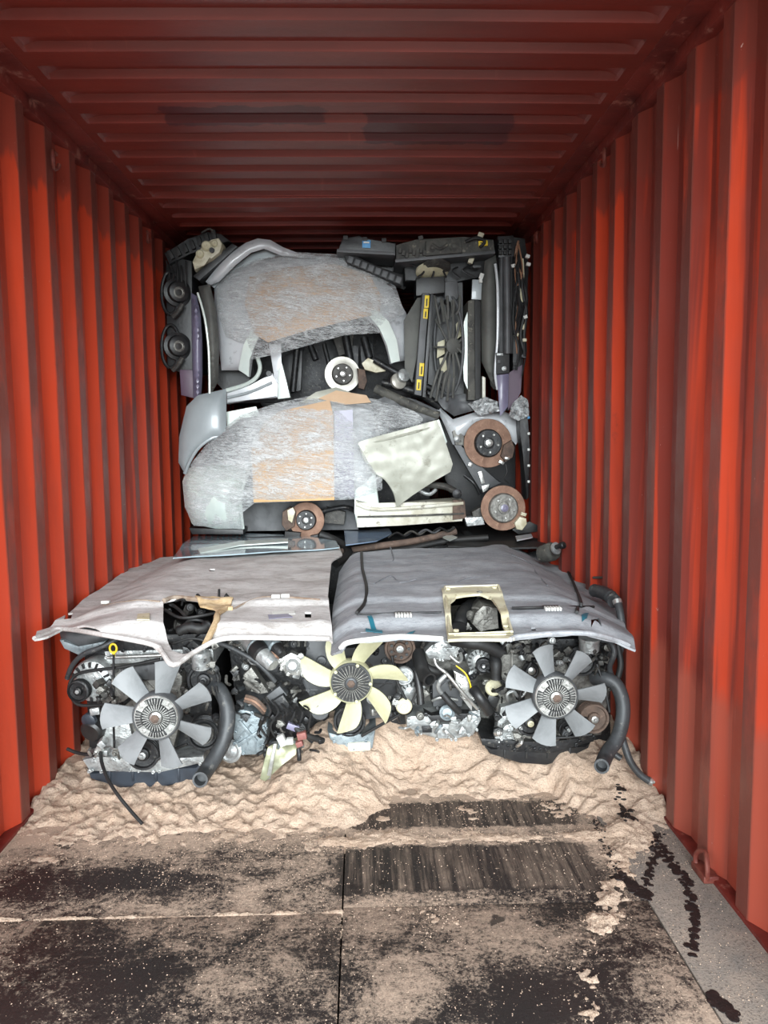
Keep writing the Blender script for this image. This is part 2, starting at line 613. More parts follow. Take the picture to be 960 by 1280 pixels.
for i, (x, s) in enumerate(((XL, -1), (XR, 1))):
    bm = bmesh.new()
    # top side rail: a square tube whose lower lip shows below the roof sheet
    b_box(bm, (x + s * .022, (YF + YB) / 2, ZC - .022), (.060, YB - YF, .060), None, .004)
    b_box(bm, (x - s * .050, (YF + YB) / 2, ZC + .002), (.085, YB - YF, .008), None, .002)
    tag(add('trim_%d' % (i + 1), bm, 'rail_paint'), kind='structure')
    bm = bmesh.new()
    b_box(bm, (x + s * .02, (YF + YB) / 2, -.03), (.05, YB - YF, .085), None, .004)
    tag(add('trim_%d' % (i + 3), bm, 'rail_paint'), kind='structure')

def lashing_ring(parent, c, r, tilt, s):
    bm = bmesh.new()
    c = Vector(c)
    pts = []
    for k in range(11):
        a = R_(-150 + 300 * k / 10) + tilt
        pts.append(c + Vector((-s * .012 * abs(math.cos(a)), math.cos(a) * r, math.sin(a) * r)))
    b_tube(bm, pts, .008, 8, 3)
    add('lashing_ring', bm, 'ring_steel', parent)
for px, py, Y, wall, s, r in ((83, 200, 3.42, wl, -1, .034), (757, 197, 3.62, wr, 1, .034), (193, 296, 4.86, wl, -1, .03), (672, 297, 4.97, wr, 1, .03)):
    p = W(px, py, Y)
    p.x = (XL + .012) if s < 0 else (XR - .012)
    lashing_ring(wall, p, r, R_(200), s)
lashing_ring(wr, (XR - .014, 2.395, .035), .045, R_(60), 1)
bm = bmesh.new(); b_box(bm, (XR - .012, 2.40, .012), (.05, .10, .024), None, .006)
add('ring_plate', bm, 'ring_steel', wr)

# floor sheets on a steel base with narrow open joints
XS = [XL + .0, -.074, .85, XR]
fl_bm = bmesh.new()
b_box(fl_bm, ((XL + XR) / 2, (YF + YB) / 2, -.05), (XR - XL + .06, YB - YF, .03))
floor = tag(add('floor', fl_bm, 'oil_stain'), kind='structure')
for xa, xb, m, seams in ((XS[0], XS[1], 'floor_ply', (YF, 2.25, 4.69, 7.13, 9.57, YB)), (XS[1], XS[2], 'floor_ply', (YF, 2.275, 4.69, 7.13, 9.57, YB)),
                         (XS[2], XS[3], 'floor_steel', (YF, 4.7, YB))):
    for ya, yb in zip(seams, seams[1:]):
        bm = bmesh.new()
        b_box(bm, ((xa + xb) / 2, (ya + yb) / 2, -.015 + .001 * nz(xa, ya, 0, 9)), (xb - xa - .005, yb - ya - .005, .03), None, .002)
        o = add('plywood_sheet' if m == 'floor_ply' else 'steel_strip', bm, m, floor)

for i, x in enumerate((XL - .07, XR + .07)):
    bm = bmesh.new(); b_box(bm, (x, YF - .06, 1.34), (.16, .14, 2.95), None, .01)
    tag(add('trim_%d' % (i + 5), bm, 'rail_paint'), kind='structure')
bm = bmesh.new(); b_box(bm, ((XL + XR) / 2, YF - .06, ZC + .06), (XR - XL + .02, .12, .11), None, .01)
tag(add('trim_7', bm, 'rail_paint'), kind='structure')
bm = bmesh.new()
b_box(bm, (0, -14, -.30), (60, 31.4, .2))
tag(add('ground', bm, 'yard_concrete', origin=(0, 0, 0)), kind='structure')

def smooth01(t):
    t = max(0.0, min(1.0, t))
    return t * t * (3 - 2 * t)

def heap(x, y):
    """height of the sawdust over the floor; below zero the boards show"""
    n1 = nz(x, y, 0, 2.1, 3.3); n2 = nz(x, y, .5, 5.2, 1.7); n3 = nz(x * .8, y * 1.3, .9, 11.0, 5.0); n4 = nz(x, y, .2, 27.0, 2.0); n5 = nz(x, y, .7, 60, 1.)
    edge = 2.72 + .08 * math.sin(x * 3.1 + .6) + .14 * n1 + .10 * n2 + (.17 * smooth01((x + .06) / .22) * smooth01((.80 - x) / .08))
    d = y - edge
    mid = .10 + .90 * smooth01((x + .50) / .40) * (1 - .18 * smooth01((x - .40) / .10) - .40 * smooth01((x - .75) / .35))
    h = .215 * mid * smooth01(d / .56) + .034 * smooth01((d + .06) / .36) - .018
    amp = smooth01((d + .22) / .34)
    rid = 1 - abs(n3) * 2.6 + .5 * max(0, n4)
    h += amp * (.012 * n2 + .018 * rid * (.55 + n1) + .017 * n4 + .008 * n5)
    # loose drifts thrown out in front of the heap
    lx = .62 + (y - 2.03) * .48
    lane = math.exp(-((x - lx + .04 * n2) / .06) ** 2)
    band = math.exp(-((y - 2.67 - .02 * n2) / .05) ** 2) * smooth01((x + .25) / .2) * smooth01((1.0 - x) / .2)
    low = -.018 + .006 * n1 + .010 * n2 + .009 * n3 + .007 * n4 + .006 * n5
    low += .019 * lane + .018 * band + .022 * smooth01((x - .80) / .1) * smooth01((y - 2.55) / .2)
    low += .012 * math.exp(-((x - .12) / .25) ** 2 - ((y - 2.22) / .10) ** 2)
    if x < -.07: low += .022 * math.exp(-((y - 2.25) / .007) ** 2)
    low += lane * (.006 * n4 + .008 * n5)
    if d < 0: low += .013 * smooth01(1 + d / .35)
    return max(low, h)

def sawdust():
    bm = bmesh.new()
    nx, x0, x1 = 300, XL - .02, XR + .02
    ys = []
    y = 1.62
    while y < 4.3:
        ys.append(y); y += .0065 if y < 3.3 else .02
    G = [[bm.verts.new((x0 + (x1 - x0) * i / nx, y, max(-.012, heap(x0 + (x1 - x0) * i / nx, y)))) for i in range(nx + 1)] for y in ys]
    for j in range(len(ys) - 1):
        for i in range(nx):
            q = (G[j][i], G[j][i + 1], G[j + 1][i + 1], G[j + 1][i])
            if max(v.co.z for v in q) > -.006: bm.faces.new(q)
    lone = [v for v in bm.verts if not v.link_faces]
    bmesh.ops.delete(bm, geom=lone, context='VERTS')
    orient(bm, (0, 0, 1))
    o = add('sawdust', bm, 'sawdust', origin=(0, 0, 0), ang=180, recalc=False)
    tag(o, 'pale pink sawdust heaped and scattered over the container floor', 'sawdust', kind='stuff')
sawdust()

def crumbs():
    rn = random.Random(5)
    vs, fs = [], []
    n = 0
    while n < 11000:
        x = rn.uniform(XL + .02, XR - .02); y = rn.uniform(1.7, 3.0)
        h = heap(x, y)
        keep = .16 + .7 * smooth01((h + .016) / .016) + .25 * max(0, nz(x, y, 0, 6, 2))
        if rn.random() > keep: continue
        n += 1
        z = max(0.0, h)
        r = rn.choice((.0010, .0012, .0015, .0018, .0022, .0032)) * (1.2 if h > -.004 else .9)
        a = rn.uniform(0, PI)
        o = len(vs)
        ca, sa = math.cos(a) * r, math.sin(a) * r
        vs += [(x + ca, y + sa, z), (x - sa * .6, y + ca * .6, z), (x - ca, y - sa, z), (x + sa * .6, y - ca * .6, z), (x, y, z + r * .9)]
        fs += [(o, o + 1, o + 4), (o + 1, o + 2, o + 4), (o + 2, o + 3, o + 4), (o + 3, o, o + 4)]
    me = bpy.data.meshes.new('sawdust_crumbs')
    me.from_pydata(vs, [], fs)
    me.materials.append(MATS['sawdust'])
    o = bpy.data.objects.new('sawdust_crumbs', me)
    COL.objects.link(o)
    tag(o, 'loose pale sawdust crumbs sprinkled on the dark boards', 'sawdust', kind='stuff')
crumbs()

# oil dribbled on the boards: thin overlapping drops
def trail(pts, r, seed):
    rn = random.Random(seed)
    bm = bmesh.new()
    for q in catmull([Vector((a, b)) for a, b in pts], 9):
        for _ in range(3):
            p = WZ(q.x + rn.gauss(0, 2.8), q.y + rn.gauss(0, 3.0), 0.0)
            p.z = max(0.0, heap(p.x, p.y)) - .001
            rr = r * rn.uniform(.25, .75)
            b_lathe(bm, p, (rn.uniform(-.05, .05), rn.uniform(-.05, .05), 1), [(rr, 0), (rr * .9, .0022), (rr * .5, .003), (0, .003)], 9)
    return bm
for i, (pts, r) in enumerate(((((824, 1062), (842, 1080), (856, 1100), (865, 1130), (868, 1160), (868, 1192)), .020), (((808, 1120), (810, 1096), (816, 1076), (828, 1060)), .015),
                (((772, 1004), (780, 1020), (788, 1030)), .022), (((742, 1026), (756, 1058), (774, 1090)), .008), (((772, 1094), (790, 1108), (810, 1120)), .022), (((816, 1064), (818, 1052), (824, 1044)), .012),
                (((890, 1246), (905, 1258), (916, 1268)), .022))):
    tag(add('oil_trail', trail(pts, r, i), 'oil_stain', floor), kind='stuff')

# ------------------------------------------------------------------ materials of the cargo
mk('silver_paint', (204, 206, 208), (188, 190, 193), scale=3, rough=.32, metal=.06, coat=.4, c3=(150, 152, 154))
mk('pale_paint', (214, 222, 214), (196, 206, 200), scale=2.5, rough=.35, metal=.1, coat=.4)
mk('grey_paint', (160, 167, 169), (148, 155, 158), scale=3, rough=.38, metal=.08, coat=.3)
mk('beige_paint', (178, 178, 165), (156, 156, 143), scale=3, rough=.42, metal=.1, c3=(140, 138, 124))
mk('dirty_white', (212, 210, 196), (176, 170, 150), scale=5, rough=.45, c3=(120, 112, 98), coat=.2)
mk('lavender_paint', (124, 120, 142), (98, 92, 114), scale=3, rough=.4, coat=.3)
mk('purple_paint', (92, 70, 88), (74, 56, 72), scale=3, rough=.45)
mk('black_plastic', (27, 27, 29), (42, 41, 40), scale=9, rough=.42, bump=.12)
mk('black_rubber', (24, 24, 25), (36, 35, 34), scale=12, rough=.6, bump=.15, bscale=90)
mk('hose_rubber', (62, 64, 66), (46, 47, 48), scale=9, rough=.5, bump=.1, c3=(104, 102, 98))
mk('dusty_plastic', (84, 83, 77), (54, 53, 51), scale=10, rough=.7, bump=.25, c3=(128, 124, 112))
mk('grey_plastic', (82, 83, 85), (64, 65, 66), scale=7, rough=.5, bump=.1)
mk('trim_grey', (98, 98, 93), (80, 80, 77), scale=5, rough=.65, bump=.1)
mk('rust', (152, 120, 101), (124, 94, 78), scale=9, rough=.75, metal=.2, bump=.3, c3=(174, 140, 118))
mk('rust_dark', (100, 82, 71), (74, 61, 54), scale=12, rough=.8, bump=.4, c3=(124, 102, 88))
mk('disc_steel', (196, 192, 182), (170, 166, 156), scale=9, rough=.4, metal=.4, bump=.1)
mk('cast_iron', (84, 82, 78), (62, 60, 58), scale=14, rough=.6, metal=.4, bump=.4, c3=(120, 114, 104))
mk('dark_steel', (52, 52, 53), (36, 36, 37), scale=14, rough=.45, metal=.5, bump=.25, c3=(98, 94, 88))
mk('bright_steel', (200, 200, 196), (160, 160, 156), scale=16, rough=.32, metal=.75, bump=.15)
mk('alloy', (188, 190, 188), (140, 142, 142), scale=14, rough=.42, metal=.55, bump=.45, bscale=45, c3=(124, 124, 122))
mk('alloy_blue', (146, 156, 160), (110, 119, 123), scale=11, rough=.45, metal=.35, bump=.4, bscale=40, c3=(96, 104, 108))
mk('grimy_alloy', (134, 132, 126), (92, 90, 86), scale=15, rough=.5, metal=.5, bump=.5, bscale=40, c3=(58, 54, 50))
mk('cream_plastic', (212, 206, 178), (188, 180, 148), scale=8, rough=.5, c3=(150, 140, 110))
mk('lamp_cream', (214, 208, 184), (176, 168, 140), scale=9, rough=.4, bump=.2)
mk('yellow_sticker', (236, 206, 38), (222, 190, 30), scale=20, rough=.5)
mk('sticker_ink', (40, 34, 20), rough=.6)
mk('blue_sticker', (66, 140, 196), (84, 156, 206), scale=20, rough=.5)
mk('white_label', (222, 222, 216), (206, 206, 200), scale=20, rough=.6)
mk('yellow_plastic', (226, 190, 40), rough=.45)
mk('copper_wire', (150, 110, 84), (120, 86, 66), scale=20, rough=.5)
mk('teal_tape', (38, 104, 120), rough=.5)
mk('red_label', (142, 86, 78), (120, 74, 68), scale=20, rough=.6)
mk('glass_sheet', (168, 186, 194), (140, 156, 164), scale=3, rough=.12, coat=.6, spec=.8)
mk('mirror_tint', (126, 144, 166), (110, 126, 148), scale=3, rough=.15, coat=.6)

def card_mat(name, a, b):
    t = NT(name)
    co = t.tc.outputs['Object']
    col = t.mix(t.ramp(t.noise(co, 3.5, 5), .35, .68), lin(a), lin(b))
    flute = t.noise(t.coord((1.5, 1, 130)), 1.0, 2)
    col = t.mix(t.ramp(flute, .3, .8, 0, .18), col, lin((150, 112, 76)))
    t.bump(flute, .12, .004)
    MATS[name] = t.set(col, .85, 0, .2)
card_mat('cardboard', (206, 170, 126), (190, 152, 110))
card_mat('cardboard_pale', (196, 168, 140), (178, 148, 120))

def film_mat():
    t = NT('stretch_film')
    co = t.coord((1, 1, 1), (0, R_(-7), 0))
    a = t.noise(t.coord((3.0, 3.0, 20), (0, 0, 0), src=co), 2.0, 8, .75, 1.6)
    b = t.noise(t.coord((9, 9, 60), (0, R_(5), 0), src=co), 2.2, 6, .75, 1.2)
    c = t.noise(t.coord((1, 1, 1.6), src=co), 4.0, 4, .6, .5)
    def crest(n, wd):
        return t.ramp(t.math('ABSOLUTE', t.math('SUBTRACT', n, .5)), wd, 0.0)
    la, lb = crest(a, .035), crest(b, .05)
    pt = t.ramp(c, .42, .72)
    glints = t.math('ADD', t.math('MULTIPLY', la, .60), t.math('MULTIPLY', lb, .38))  # crinkle highlights painted as white opaque streaks
    glints = t.math('MULTIPLY', glints, t.ramp(c, .30, .62, .45, 1.0))
    fac = t.math('MINIMUM', t.math('ADD', t.math('ADD', glints, t.math('MULTIPLY', t.math('MULTIPLY', pt, pt), .50)), .05), .92)
    t.bump(t.math('ADD', a, t.math('MULTIPLY', b, .6)), .8, .02)
    t.set(lin((244, 246, 246)), .20, 0, .7)
    tr = t.n('ShaderNodeBsdfTransparent')
    mx = t.n('ShaderNodeMixShader')
    t.l(fac, mx.inputs[0]); t.l(tr.outputs[0], mx.inputs[1]); t.l(t.b.outputs[0], mx.inputs[2])
    t.l(mx.outputs[0], t.out.inputs['Surface'])
    MATS['stretch_film'] = t.m
film_mat()

# ------------------------------------------------------------------ builders that take photo positions plus a distance
def PW(poly, Y):
    return [W(p[0], p[1], Y) for p in poly]

def panel(name, poly, Y, mat, parent=None, thick=.004, dome=None, roll=.0, rk=6.0, sp=6.0, curve=False, holes=(), warp=0.0, slope=(0, 0)):
    """a pressed sheet: dome = (cx, cy, rx, ry, height) pushes the middle forward, roll turns the rim back"""
    cx = sum(p[0] for p in poly) / len(poly); cy = sum(p[1] for p in poly) / len(poly)
    def fn(u, v, d):
        y = Y + slope[0] * (u - cx) + slope[1] * (v - cy)
        if dome:
            q = 1 - ((u - dome[0]) / dome[2]) ** 2 - ((v - dome[1]) / dome[3]) ** 2
            y -= dome[4] * max(-1.2, q)
        y += roll * math.exp(-d / rk)
        if warp: y += warp * nz(u, v, 0, .03, Y) + warp * .5 * nz(u, v, 0, .09, Y)
        return W(u, v, y)
    return sheet(name, poly, fn, sp, thick, mat, parent, holes, curve)

def block(name, poly, Y, depth, mat, parent=None, bevel=.004, ang=38):
    bm = bmesh.new()
    b_prism(bm, PW(poly, Y), (0, depth, 0), bevel)
    return add(name, bm, mat, parent, ang=ang)

def spin(name, px, py, Y, prof, mat, parent=None, axis=(0, -1, 0), seg=24, extra=None):
    """turned part; prof in photo pixels at that distance (radius, towards the viewer)"""
    s = S(Y)
    bm = bmesh.new()
    c = W(px, py, Y)
    b_lathe(bm, c, axis, [(r * s, d * s) for r, d in prof], seg)
    if extra: extra(bm, c, s)
    return add(name, bm, mat, parent)

def pipe(name, pts, r, mat, parent=None, seg=10, hollow=False, rfun=None, smooth=4, flat=1.0):
    bm = bmesh.new()
    b_tube(bm, [W(*p) for p in pts], r * S(pts[0][2]), seg, smooth, hollow, rfun, flat)
    return add(name, bm, mat, parent)

def slab(name, px, py, Y, w, h, d, mat, parent=None, rot=0.0, bevel=.003, yaw=0.0):
    """bevelled box, sizes in photo pixels (w, h) and metres (d), rot = turn in the picture plane (degrees, clockwise)"""
    s = S(Y)
    bm = bmesh.new()
    M = Matrix.Rotation(R_(yaw), 3, 'Z') @ Matrix.Rotation(R_(rot), 3, 'Y')
    b_box(bm, W(px, py, Y) + Vector((0, d / 2, 0)), (w * s, d, h * s), M, bevel)
    return add(name, bm, mat, parent)

def brake(parent, px, py, r, Y, mdisc, mhub, hubr=.52, axis=(0, -1, 0), studs=5, cap='bright_steel', name='brake_disc'):
    s = S(Y)
    a, u, v = frame(axis)
    bm = bmesh.new()
    c = W(px, py, Y)
    R = r * s
    b_lathe(bm, c, axis, [(R * .5, -.012), (R * .99, -.012), (R, -.009), (R, -.002), (R * .985, 0), (R * .62, 0), (R * .60, .001)], 40)
    d = add(name, bm, mdisc, parent)
    bm = bmesh.new()
    h = R * hubr
    b_lathe(bm, c, axis, [(h * 1.06, -.004), (h * 1.04, .006), (h, .022), (h * .93, .027), (h * .55, .027), (h * .42, .026), (h * .40, .034), (h * .30, .036), (0, .036)], 32)
    hat = add('hub', bm, mhub, d)
    bm = bmesh.new()
    for k in range(studs):
        q = 2 * PI * k / studs + .4
        b_cyl(bm, c + a * .025 + (u * math.cos(q) + v * math.sin(q)) * h * .68, a, R * .045, .014, 8)
    tag(add('wheel_studs', bm, 'bright_steel', d), kind='stuff')
    bm = bmesh.new()
    b_lathe(bm, c + a * .034, a, [(h * .27, 0), (h * .26, .008), (h * .14, .010), (h * .12, .006), (0, .006)], 16)
    add('hub_cap', bm, cap, d)
    return d

# ------------------------------------------------------------------ rear stack: everything behind the two roof linings
def base_of(poly, Y):
    cx = sum(p[0] for p in poly) / len(poly); by = max(p[1] for p in poly)
    return W(cx, by, Y)

# a flat underbody section carries the stack; only slivers of it show
t = thing('underbody_section', 'dark car underbody section lying under the rear stack of body parts', 'car part', (-.1, 5.6, .02))
bm = bmesh.new(); b_box(bm, (-.1, 5.75, .40), (2.0, 1.5, .62), None, .03); add('floor_pan', bm, 'dark_steel', t)
for k in range(6):
    bm = bmesh.new(); b_box(bm, (-.9 + k * .32, 5.75, .725), (.06, 1.45, .03), None, .008); add('rib', bm, 'dark_steel', t)
for k in range(3):
    bm = bmesh.new(); b_box(bm, (-.1, 5.15 + k * .6, .05), (1.9, .12, .10), None, .01); add('crossmember', bm, 'dark_steel', t)

# ---- upper silver front clip with wheel arch, brake and sill
UY = 5.20
t = thing('car_front_clip', 'upper silver car front section, cling-wrapped, with pale brake disc in its wheel arch', 'car part', W(400, 500, 5.5))
outer = [(268, 358), (285, 341), (318, 327), (370, 319), (420, 322), (460, 338), (490, 360), (508, 392), (513, 425), (510, 450),
         (489, 454), (484, 432), (473, 409), (452, 392), (425, 382), (388, 381), (352, 391), (330, 408), (317, 432), (311, 470), (298, 463), (277, 463), (272, 420), (268, 385)]
panel('fender', outer, UY, 'silver_paint', t, thick=.005, dome=(390, 420, 150, 120, .22), roll=.05, rk=5, sp=5)
# rolled arch lip
pipe('arch_lip', [(311, 470, 5.25), (317, 432, 5.14), (330, 408, 5.08), (352, 391, 5.03), (388, 381, 5.0), (425, 382, 5.0), (452, 392, 5.03), (473, 409, 5.09), (484, 432, 5.15), (489, 454, 5.22)], 2.4, 'silver_paint', t, 8)
panel('arch_lip', [(298, 462), (304, 432), (316, 408), (334, 392), (344, 392), (330, 408), (318, 432), (312, 450), (311, 471)], 5.03, 'pale_paint', t, thick=.006, dome=(340, 470, 60, 90, .05), sp=4)
panel('arch_lip', [(452, 384), (470, 387), (486, 402), (496, 425), (500, 451), (489, 454), (484, 432), (474, 410)], 5.03, 'pale_paint', t, thick=.006, dome=(440, 450, 70, 80, .05), sp=4)
panel('wheel_arch_liner', [(305, 400), (350, 375), (430, 365), (490, 390), (520, 420), (520, 505), (330, 510), (300, 470)], 5.62, 'black_plastic', t, dome=(410, 470, 130, 120, -.18), sp=9, warp=.03)
for pts, r in ((((385, 425), (395, 450)), 4), (((432, 420), (438, 452)), 5), (((455, 422), (462, 448)), 5), (((405, 430), (412, 458)), 3), (((372, 430), (366, 490)), 4)):
    pipe('suspension_link', [(pts[0][0], pts[0][1], 5.40), (pts[1][0], pts[1][1], 5.38)], r, 'dark_steel', t, 10)
block('inner_panel', [(352, 446), (378, 438), (376, 488), (360, 492)], 5.46, .05, 'black_plastic', t)
block('inner_panel', [(436, 432), (448, 432), (448, 458), (436, 458)], 5.44, .04, 'dark_steel', t)
block('inner_panel', [(450, 432), (466, 430), (468, 456), (452, 458)], 5.45, .04, 'dark_steel', t)
block('strut_tower', [(415, 418), (442, 418), (440, 440), (424, 445)], 5.48, .10, 'cast_iron', t)
d = brake(t, 428, 468, 22, 5.26, 'disc_steel', 'cast_iron', .58, axis=(.12, -1, .05))
block('caliper', [(446, 460), (456, 462), (459, 476), (455, 487), (447, 485), (449, 474)], 5.22, .09, 'rust_dark', t, .008)
pipe('drive_shaft', [(428, 468, 5.30), (440, 462, 5.75)], 7, 'dark_steel', t)
block('washer_bottle', [(452, 454), (460, 447), (466, 450), (484, 458), (482, 464), (470, 466), (456, 462)], 5.20, .07, 'lamp_cream', t, .008)
pipe('control_arm', [(468, 450, 5.18), (500, 468, 5.16), (540, 486, 5.18)], 4, 'dark_steel', t)
spin('rubber_bush', 496, 478, 5.14, [(9, 0), (10, 2), (10, 6), (7, 8), (0, 8)], 'disc_steel', t, (.5, -1, .3))
spin('rubber_bush', 502, 471, 5.12, [(7, 0), (8, 2), (8, 7), (5, 9), (0, 9)], 'alloy', t, (.5, -1, .3))
pipe('subframe_arm', [(470, 486, 5.15), (500, 500, 5.10), (548, 520, 5.12)], 6, 'dusty_plastic', t)
pipe('subframe_arm', [(478, 478, 5.2), (520, 490, 5.17), (550, 508, 5.2)], 5, 'dark_steel', t)
block('body_pillar', [(336, 431), (353, 428), (350, 452), (356, 470), (363, 497), (347, 498), (342, 466)], 5.10, .06, 'silver_paint', t, .008)
block('body_pillar', [(348, 462), (353, 456), (363, 497), (347, 499)], 5.085, .05, 'pale_paint', t, .006)
block('sill', [(283, 490), (312, 482), (330, 475), (340, 466), (348, 480), (347, 497), (318, 499), (283, 505)], 5.08, .10, 'silver_paint', t, .012)
pipe('door_seal', [(283, 488, 5.07), (306, 481, 5.07), (320, 472, 5.07), (325, 460, 5.08), (322, 447, 5.1)], 2.6, 'pale_paint', t, 8)
pipe('sill_edge', [(284, 497, 5.06), (312, 490, 5.06), (340, 478, 5.06)], 1.6, 'grey_paint', t, 8)
spin('bolt_hole', 336, 467, 5.075, [(3.2, 0), (3.2, 1), (0, 1)], 'black_plastic', t, seg=12)
block('dark_mass', [(290, 362), (320, 340), (400, 332), (470, 350), (495, 380), (500, 500), (290, 505)], 5.72, .5, 'dark_steel', t, .02)  # unseen dark mass added so gaps in the clip look shaded
panel('inner_arch', [(270, 455), (300, 458), (312, 470), (312, 484), (283, 492), (272, 480)], 5.30, 'black_plastic', t, sp=8)

o = panel('cardboard_sheet', [(312, 346), (360, 334), (420, 330), (462, 344), (478, 372), (474, 392), (430, 402), (380, 414), (335, 428), (318, 418), (306, 380)], 5.172, 'cardboard_pale', None, thick=.004, dome=(390, 420, 150, 120, .225), sp=7, warp=.02)
tag(o, 'creased brown cardboard under the cling film of the upper car section', 'cardboard')
o = panel('stretch_film', [(271, 356), (288, 339), (320, 324), (370, 315), (422, 318), (464, 335), (494, 357), (506, 392), (490, 402), (480, 416), (430, 419), (352, 441), (312, 450), (306, 430), (282, 420), (271, 390)],
      5.15, 'stretch_film', None, thick=.0015, dome=(390, 420, 150, 120, .225), roll=.03, rk=5, sp=4.0, warp=.02)
tag(o, 'crinkled clear stretch film around the upper silver car section', 'stretch film')

# ---- silver roof rail arching over it
o = panel('roof_rail', [(257, 352), (268, 338), (288, 316), (308, 303), (322, 298), (338, 300), (354, 309), (372, 316), (412, 321), (411, 325), (372, 322), (350, 319), (330, 311), (314, 316), (295, 331), (274, 352), (262, 357)],
      5.12, 'silver_paint', None, thick=.012, dome=(320, 330, 80, 40, .05), roll=.03, rk=3, sp=3.5)
tag(o, 'arched silver roof rail lying over the upper wrapped car section', 'car part')
o = panel('fender_liner', [(262, 356), (276, 350), (296, 331), (315, 317), (331, 312), (350, 319), (330, 324), (300, 334), (280, 346), (268, 360)], 5.2, 'grey_paint', None, thick=.01, sp=5)
tag(o, 'dull grey curved liner beneath the arched silver roof rail', 'car part')

# ---- left edge: fan pack, headlamp, trims
t = thing('radiator_fan_pack', 'black twin radiator fan pack standing on edge against the left wall', 'car part', W(222, 466, 5.15))
block('shroud', [(207, 332), (222, 322), (240, 326), (241, 462), (226, 466), (209, 460)], 5.12, .50, 'black_plastic', t, .01)
for cy, k in ((366, 0), (433, 1)):
    spin('fan_motor', 221, cy, 5.10, [(16, -3), (17, 0), (17, 4), (13, 5), (12, 11), (10, 12), (0, 12)], 'black_plastic', t, (.55, -1, 0), 20)
    spin('motor_cap', 223, cy, 5.06, [(8, 0), (8, 3), (5, 4), (3, 3), (0, 3)], 'grimy_alloy', t, (.55, -1, 0), 18)
    pipe('fan_ring', [(213 + 11 * math.sin(a * PI / 6), cy + 27 * math.cos(a * PI / 6), 5.09) for a in range(0, 13)], 2, 'dark_steel', t, 8)
    pipe('bracket', [(228, cy + 14, 5.05), (222, cy + 24, 5.05), (216, cy + 30, 5.06)], 3, 'cast_iron', t, 8)
for k in range(5):
    pipe('wiring', [(208 + k * 6, 326 + (k % 2) * 6, 5.08), (212 + k * 5, 345, 5.06), (209 + k * 6, 352 + k * 3, 5.08)], 1.1, 'black_rubber', t, 6)

t = thing('bumper_bracket', 'black ribbed bumper bracket jammed in the top left corner', 'car part', W(240, 335, 5.1))
block('beam', [(205, 316), (234, 299), (258, 289), (276, 292), (290, 303), (262, 306), (236, 318), (212, 332)], 5.10, .35, 'black_plastic', t, .01)
for k in range(7):
    slab('rib', 213 + k * 9, 318 - k * 4.2, 5.07, 5, 11, .04, 'black_rubber', t, -28 + k * 3)
pipe('spring_clip', [(252, 291, 5.08), (262, 286, 5.06), (268, 292, 5.07)], 1.2, 'cast_iron', t, 6)

t = thing('headlamp', 'cream-backed headlamp unit tilted in the top left corner', 'headlamp', W(258, 337, 5.05))
block('housing', [(240, 327), (246, 316), (253, 306), (264, 299), (273, 297), (278, 304), (275, 315), (264, 324), (254, 329), (243, 338)], 5.03, .16, 'lamp_cream', t, .014)
for q in ((250, 318, 5), (258, 308, 6), (268, 305, 4)):
    spin('bulb_cap', q[0], q[1], 5.03, [(q[2], 0), (q[2], 2.5), (q[2] - 1.5, 4), (0, 4)], 'cream_plastic', t, (.2, -1, .1), 16)
spin('socket', 265, 313, 5.02, [(3.2, 0), (3.2, 2), (0, 2)], 'black_plastic', t, seg=12)
t = tag(block('plastic_strip', [(241, 345), (290, 304), (297, 308), (249, 351)], 5.08, .12, 'black_plastic', None, .006), 'black plastic strip slanting beside the cream headlamp', 'car part')

o = panel('bumper_cover', [(239, 366), (246, 370), (251, 395), (253, 430), (253, 470), (251, 500), (242, 498), (240, 440)], 5.06, 'lavender_paint', None, thick=.01, dome=(246, 430, 12, 90, .05), roll=.04, rk=2, sp=4)
tag(o, 'tall lavender-grey bumper cover on end near the left wall', 'car part')
o = block('bumper_end', [(224, 462), (241, 462), (242, 498), (226, 494)], 5.10, .25, 'purple_paint', None, .01)
tag(o, 'dark purple bumper end below the left fan pack', 'car part')
o = panel('seat_panel', [(248, 358), (262, 355), (270, 385), (274, 430), (273, 476), (264, 494), (260, 440), (256, 400)], 5.05, 'trim_grey', None, thick=.03, dome=(262, 425, 16, 90, .06), roll=.05, rk=3, sp=4)
tag(o, 'dark grey curved trim panel upright beside the lavender bumper', 'car part')
o = pipe('seal_strip', [(247, 366, 5.03), (256, 398, 5.02), (261, 440, 5.02), (262, 492, 5.03)], 1.5, 'pale_paint', None, 8)
tag(o, 'thin pale seal strip between lavender bumper and grey trim', 'seal strip')

# ---- grey fender at the left, lower
o = panel('fender', [(247, 494), (283, 486), (283, 545), (266, 548), (248, 560), (237, 577), (231, 592), (223, 578), (224, 546), (233, 508)], 5.04, 'grey_paint', None, thick=.006, dome=(262, 540, 45, 60, .07), roll=.03, rk=4, sp=4)
tag(o, 'loose mid-grey front fender with curved arch against left wall', 'fender')
o = pipe('arch_lip', [(231, 592, 5.03), (238, 575, 5.01), (249, 559, 5.0), (266, 547, 5.0), (283, 544, 5.02)], 2.2, 'grey_paint', o, 8)
o = panel('trim_plate', [(283, 515), (320, 508), (325, 519), (300, 524), (284, 537)], 5.10, 'pale_paint', None, thick=.01, sp=6)
tag(o, 'small pale green plate beside the mid-grey fender', 'car part')

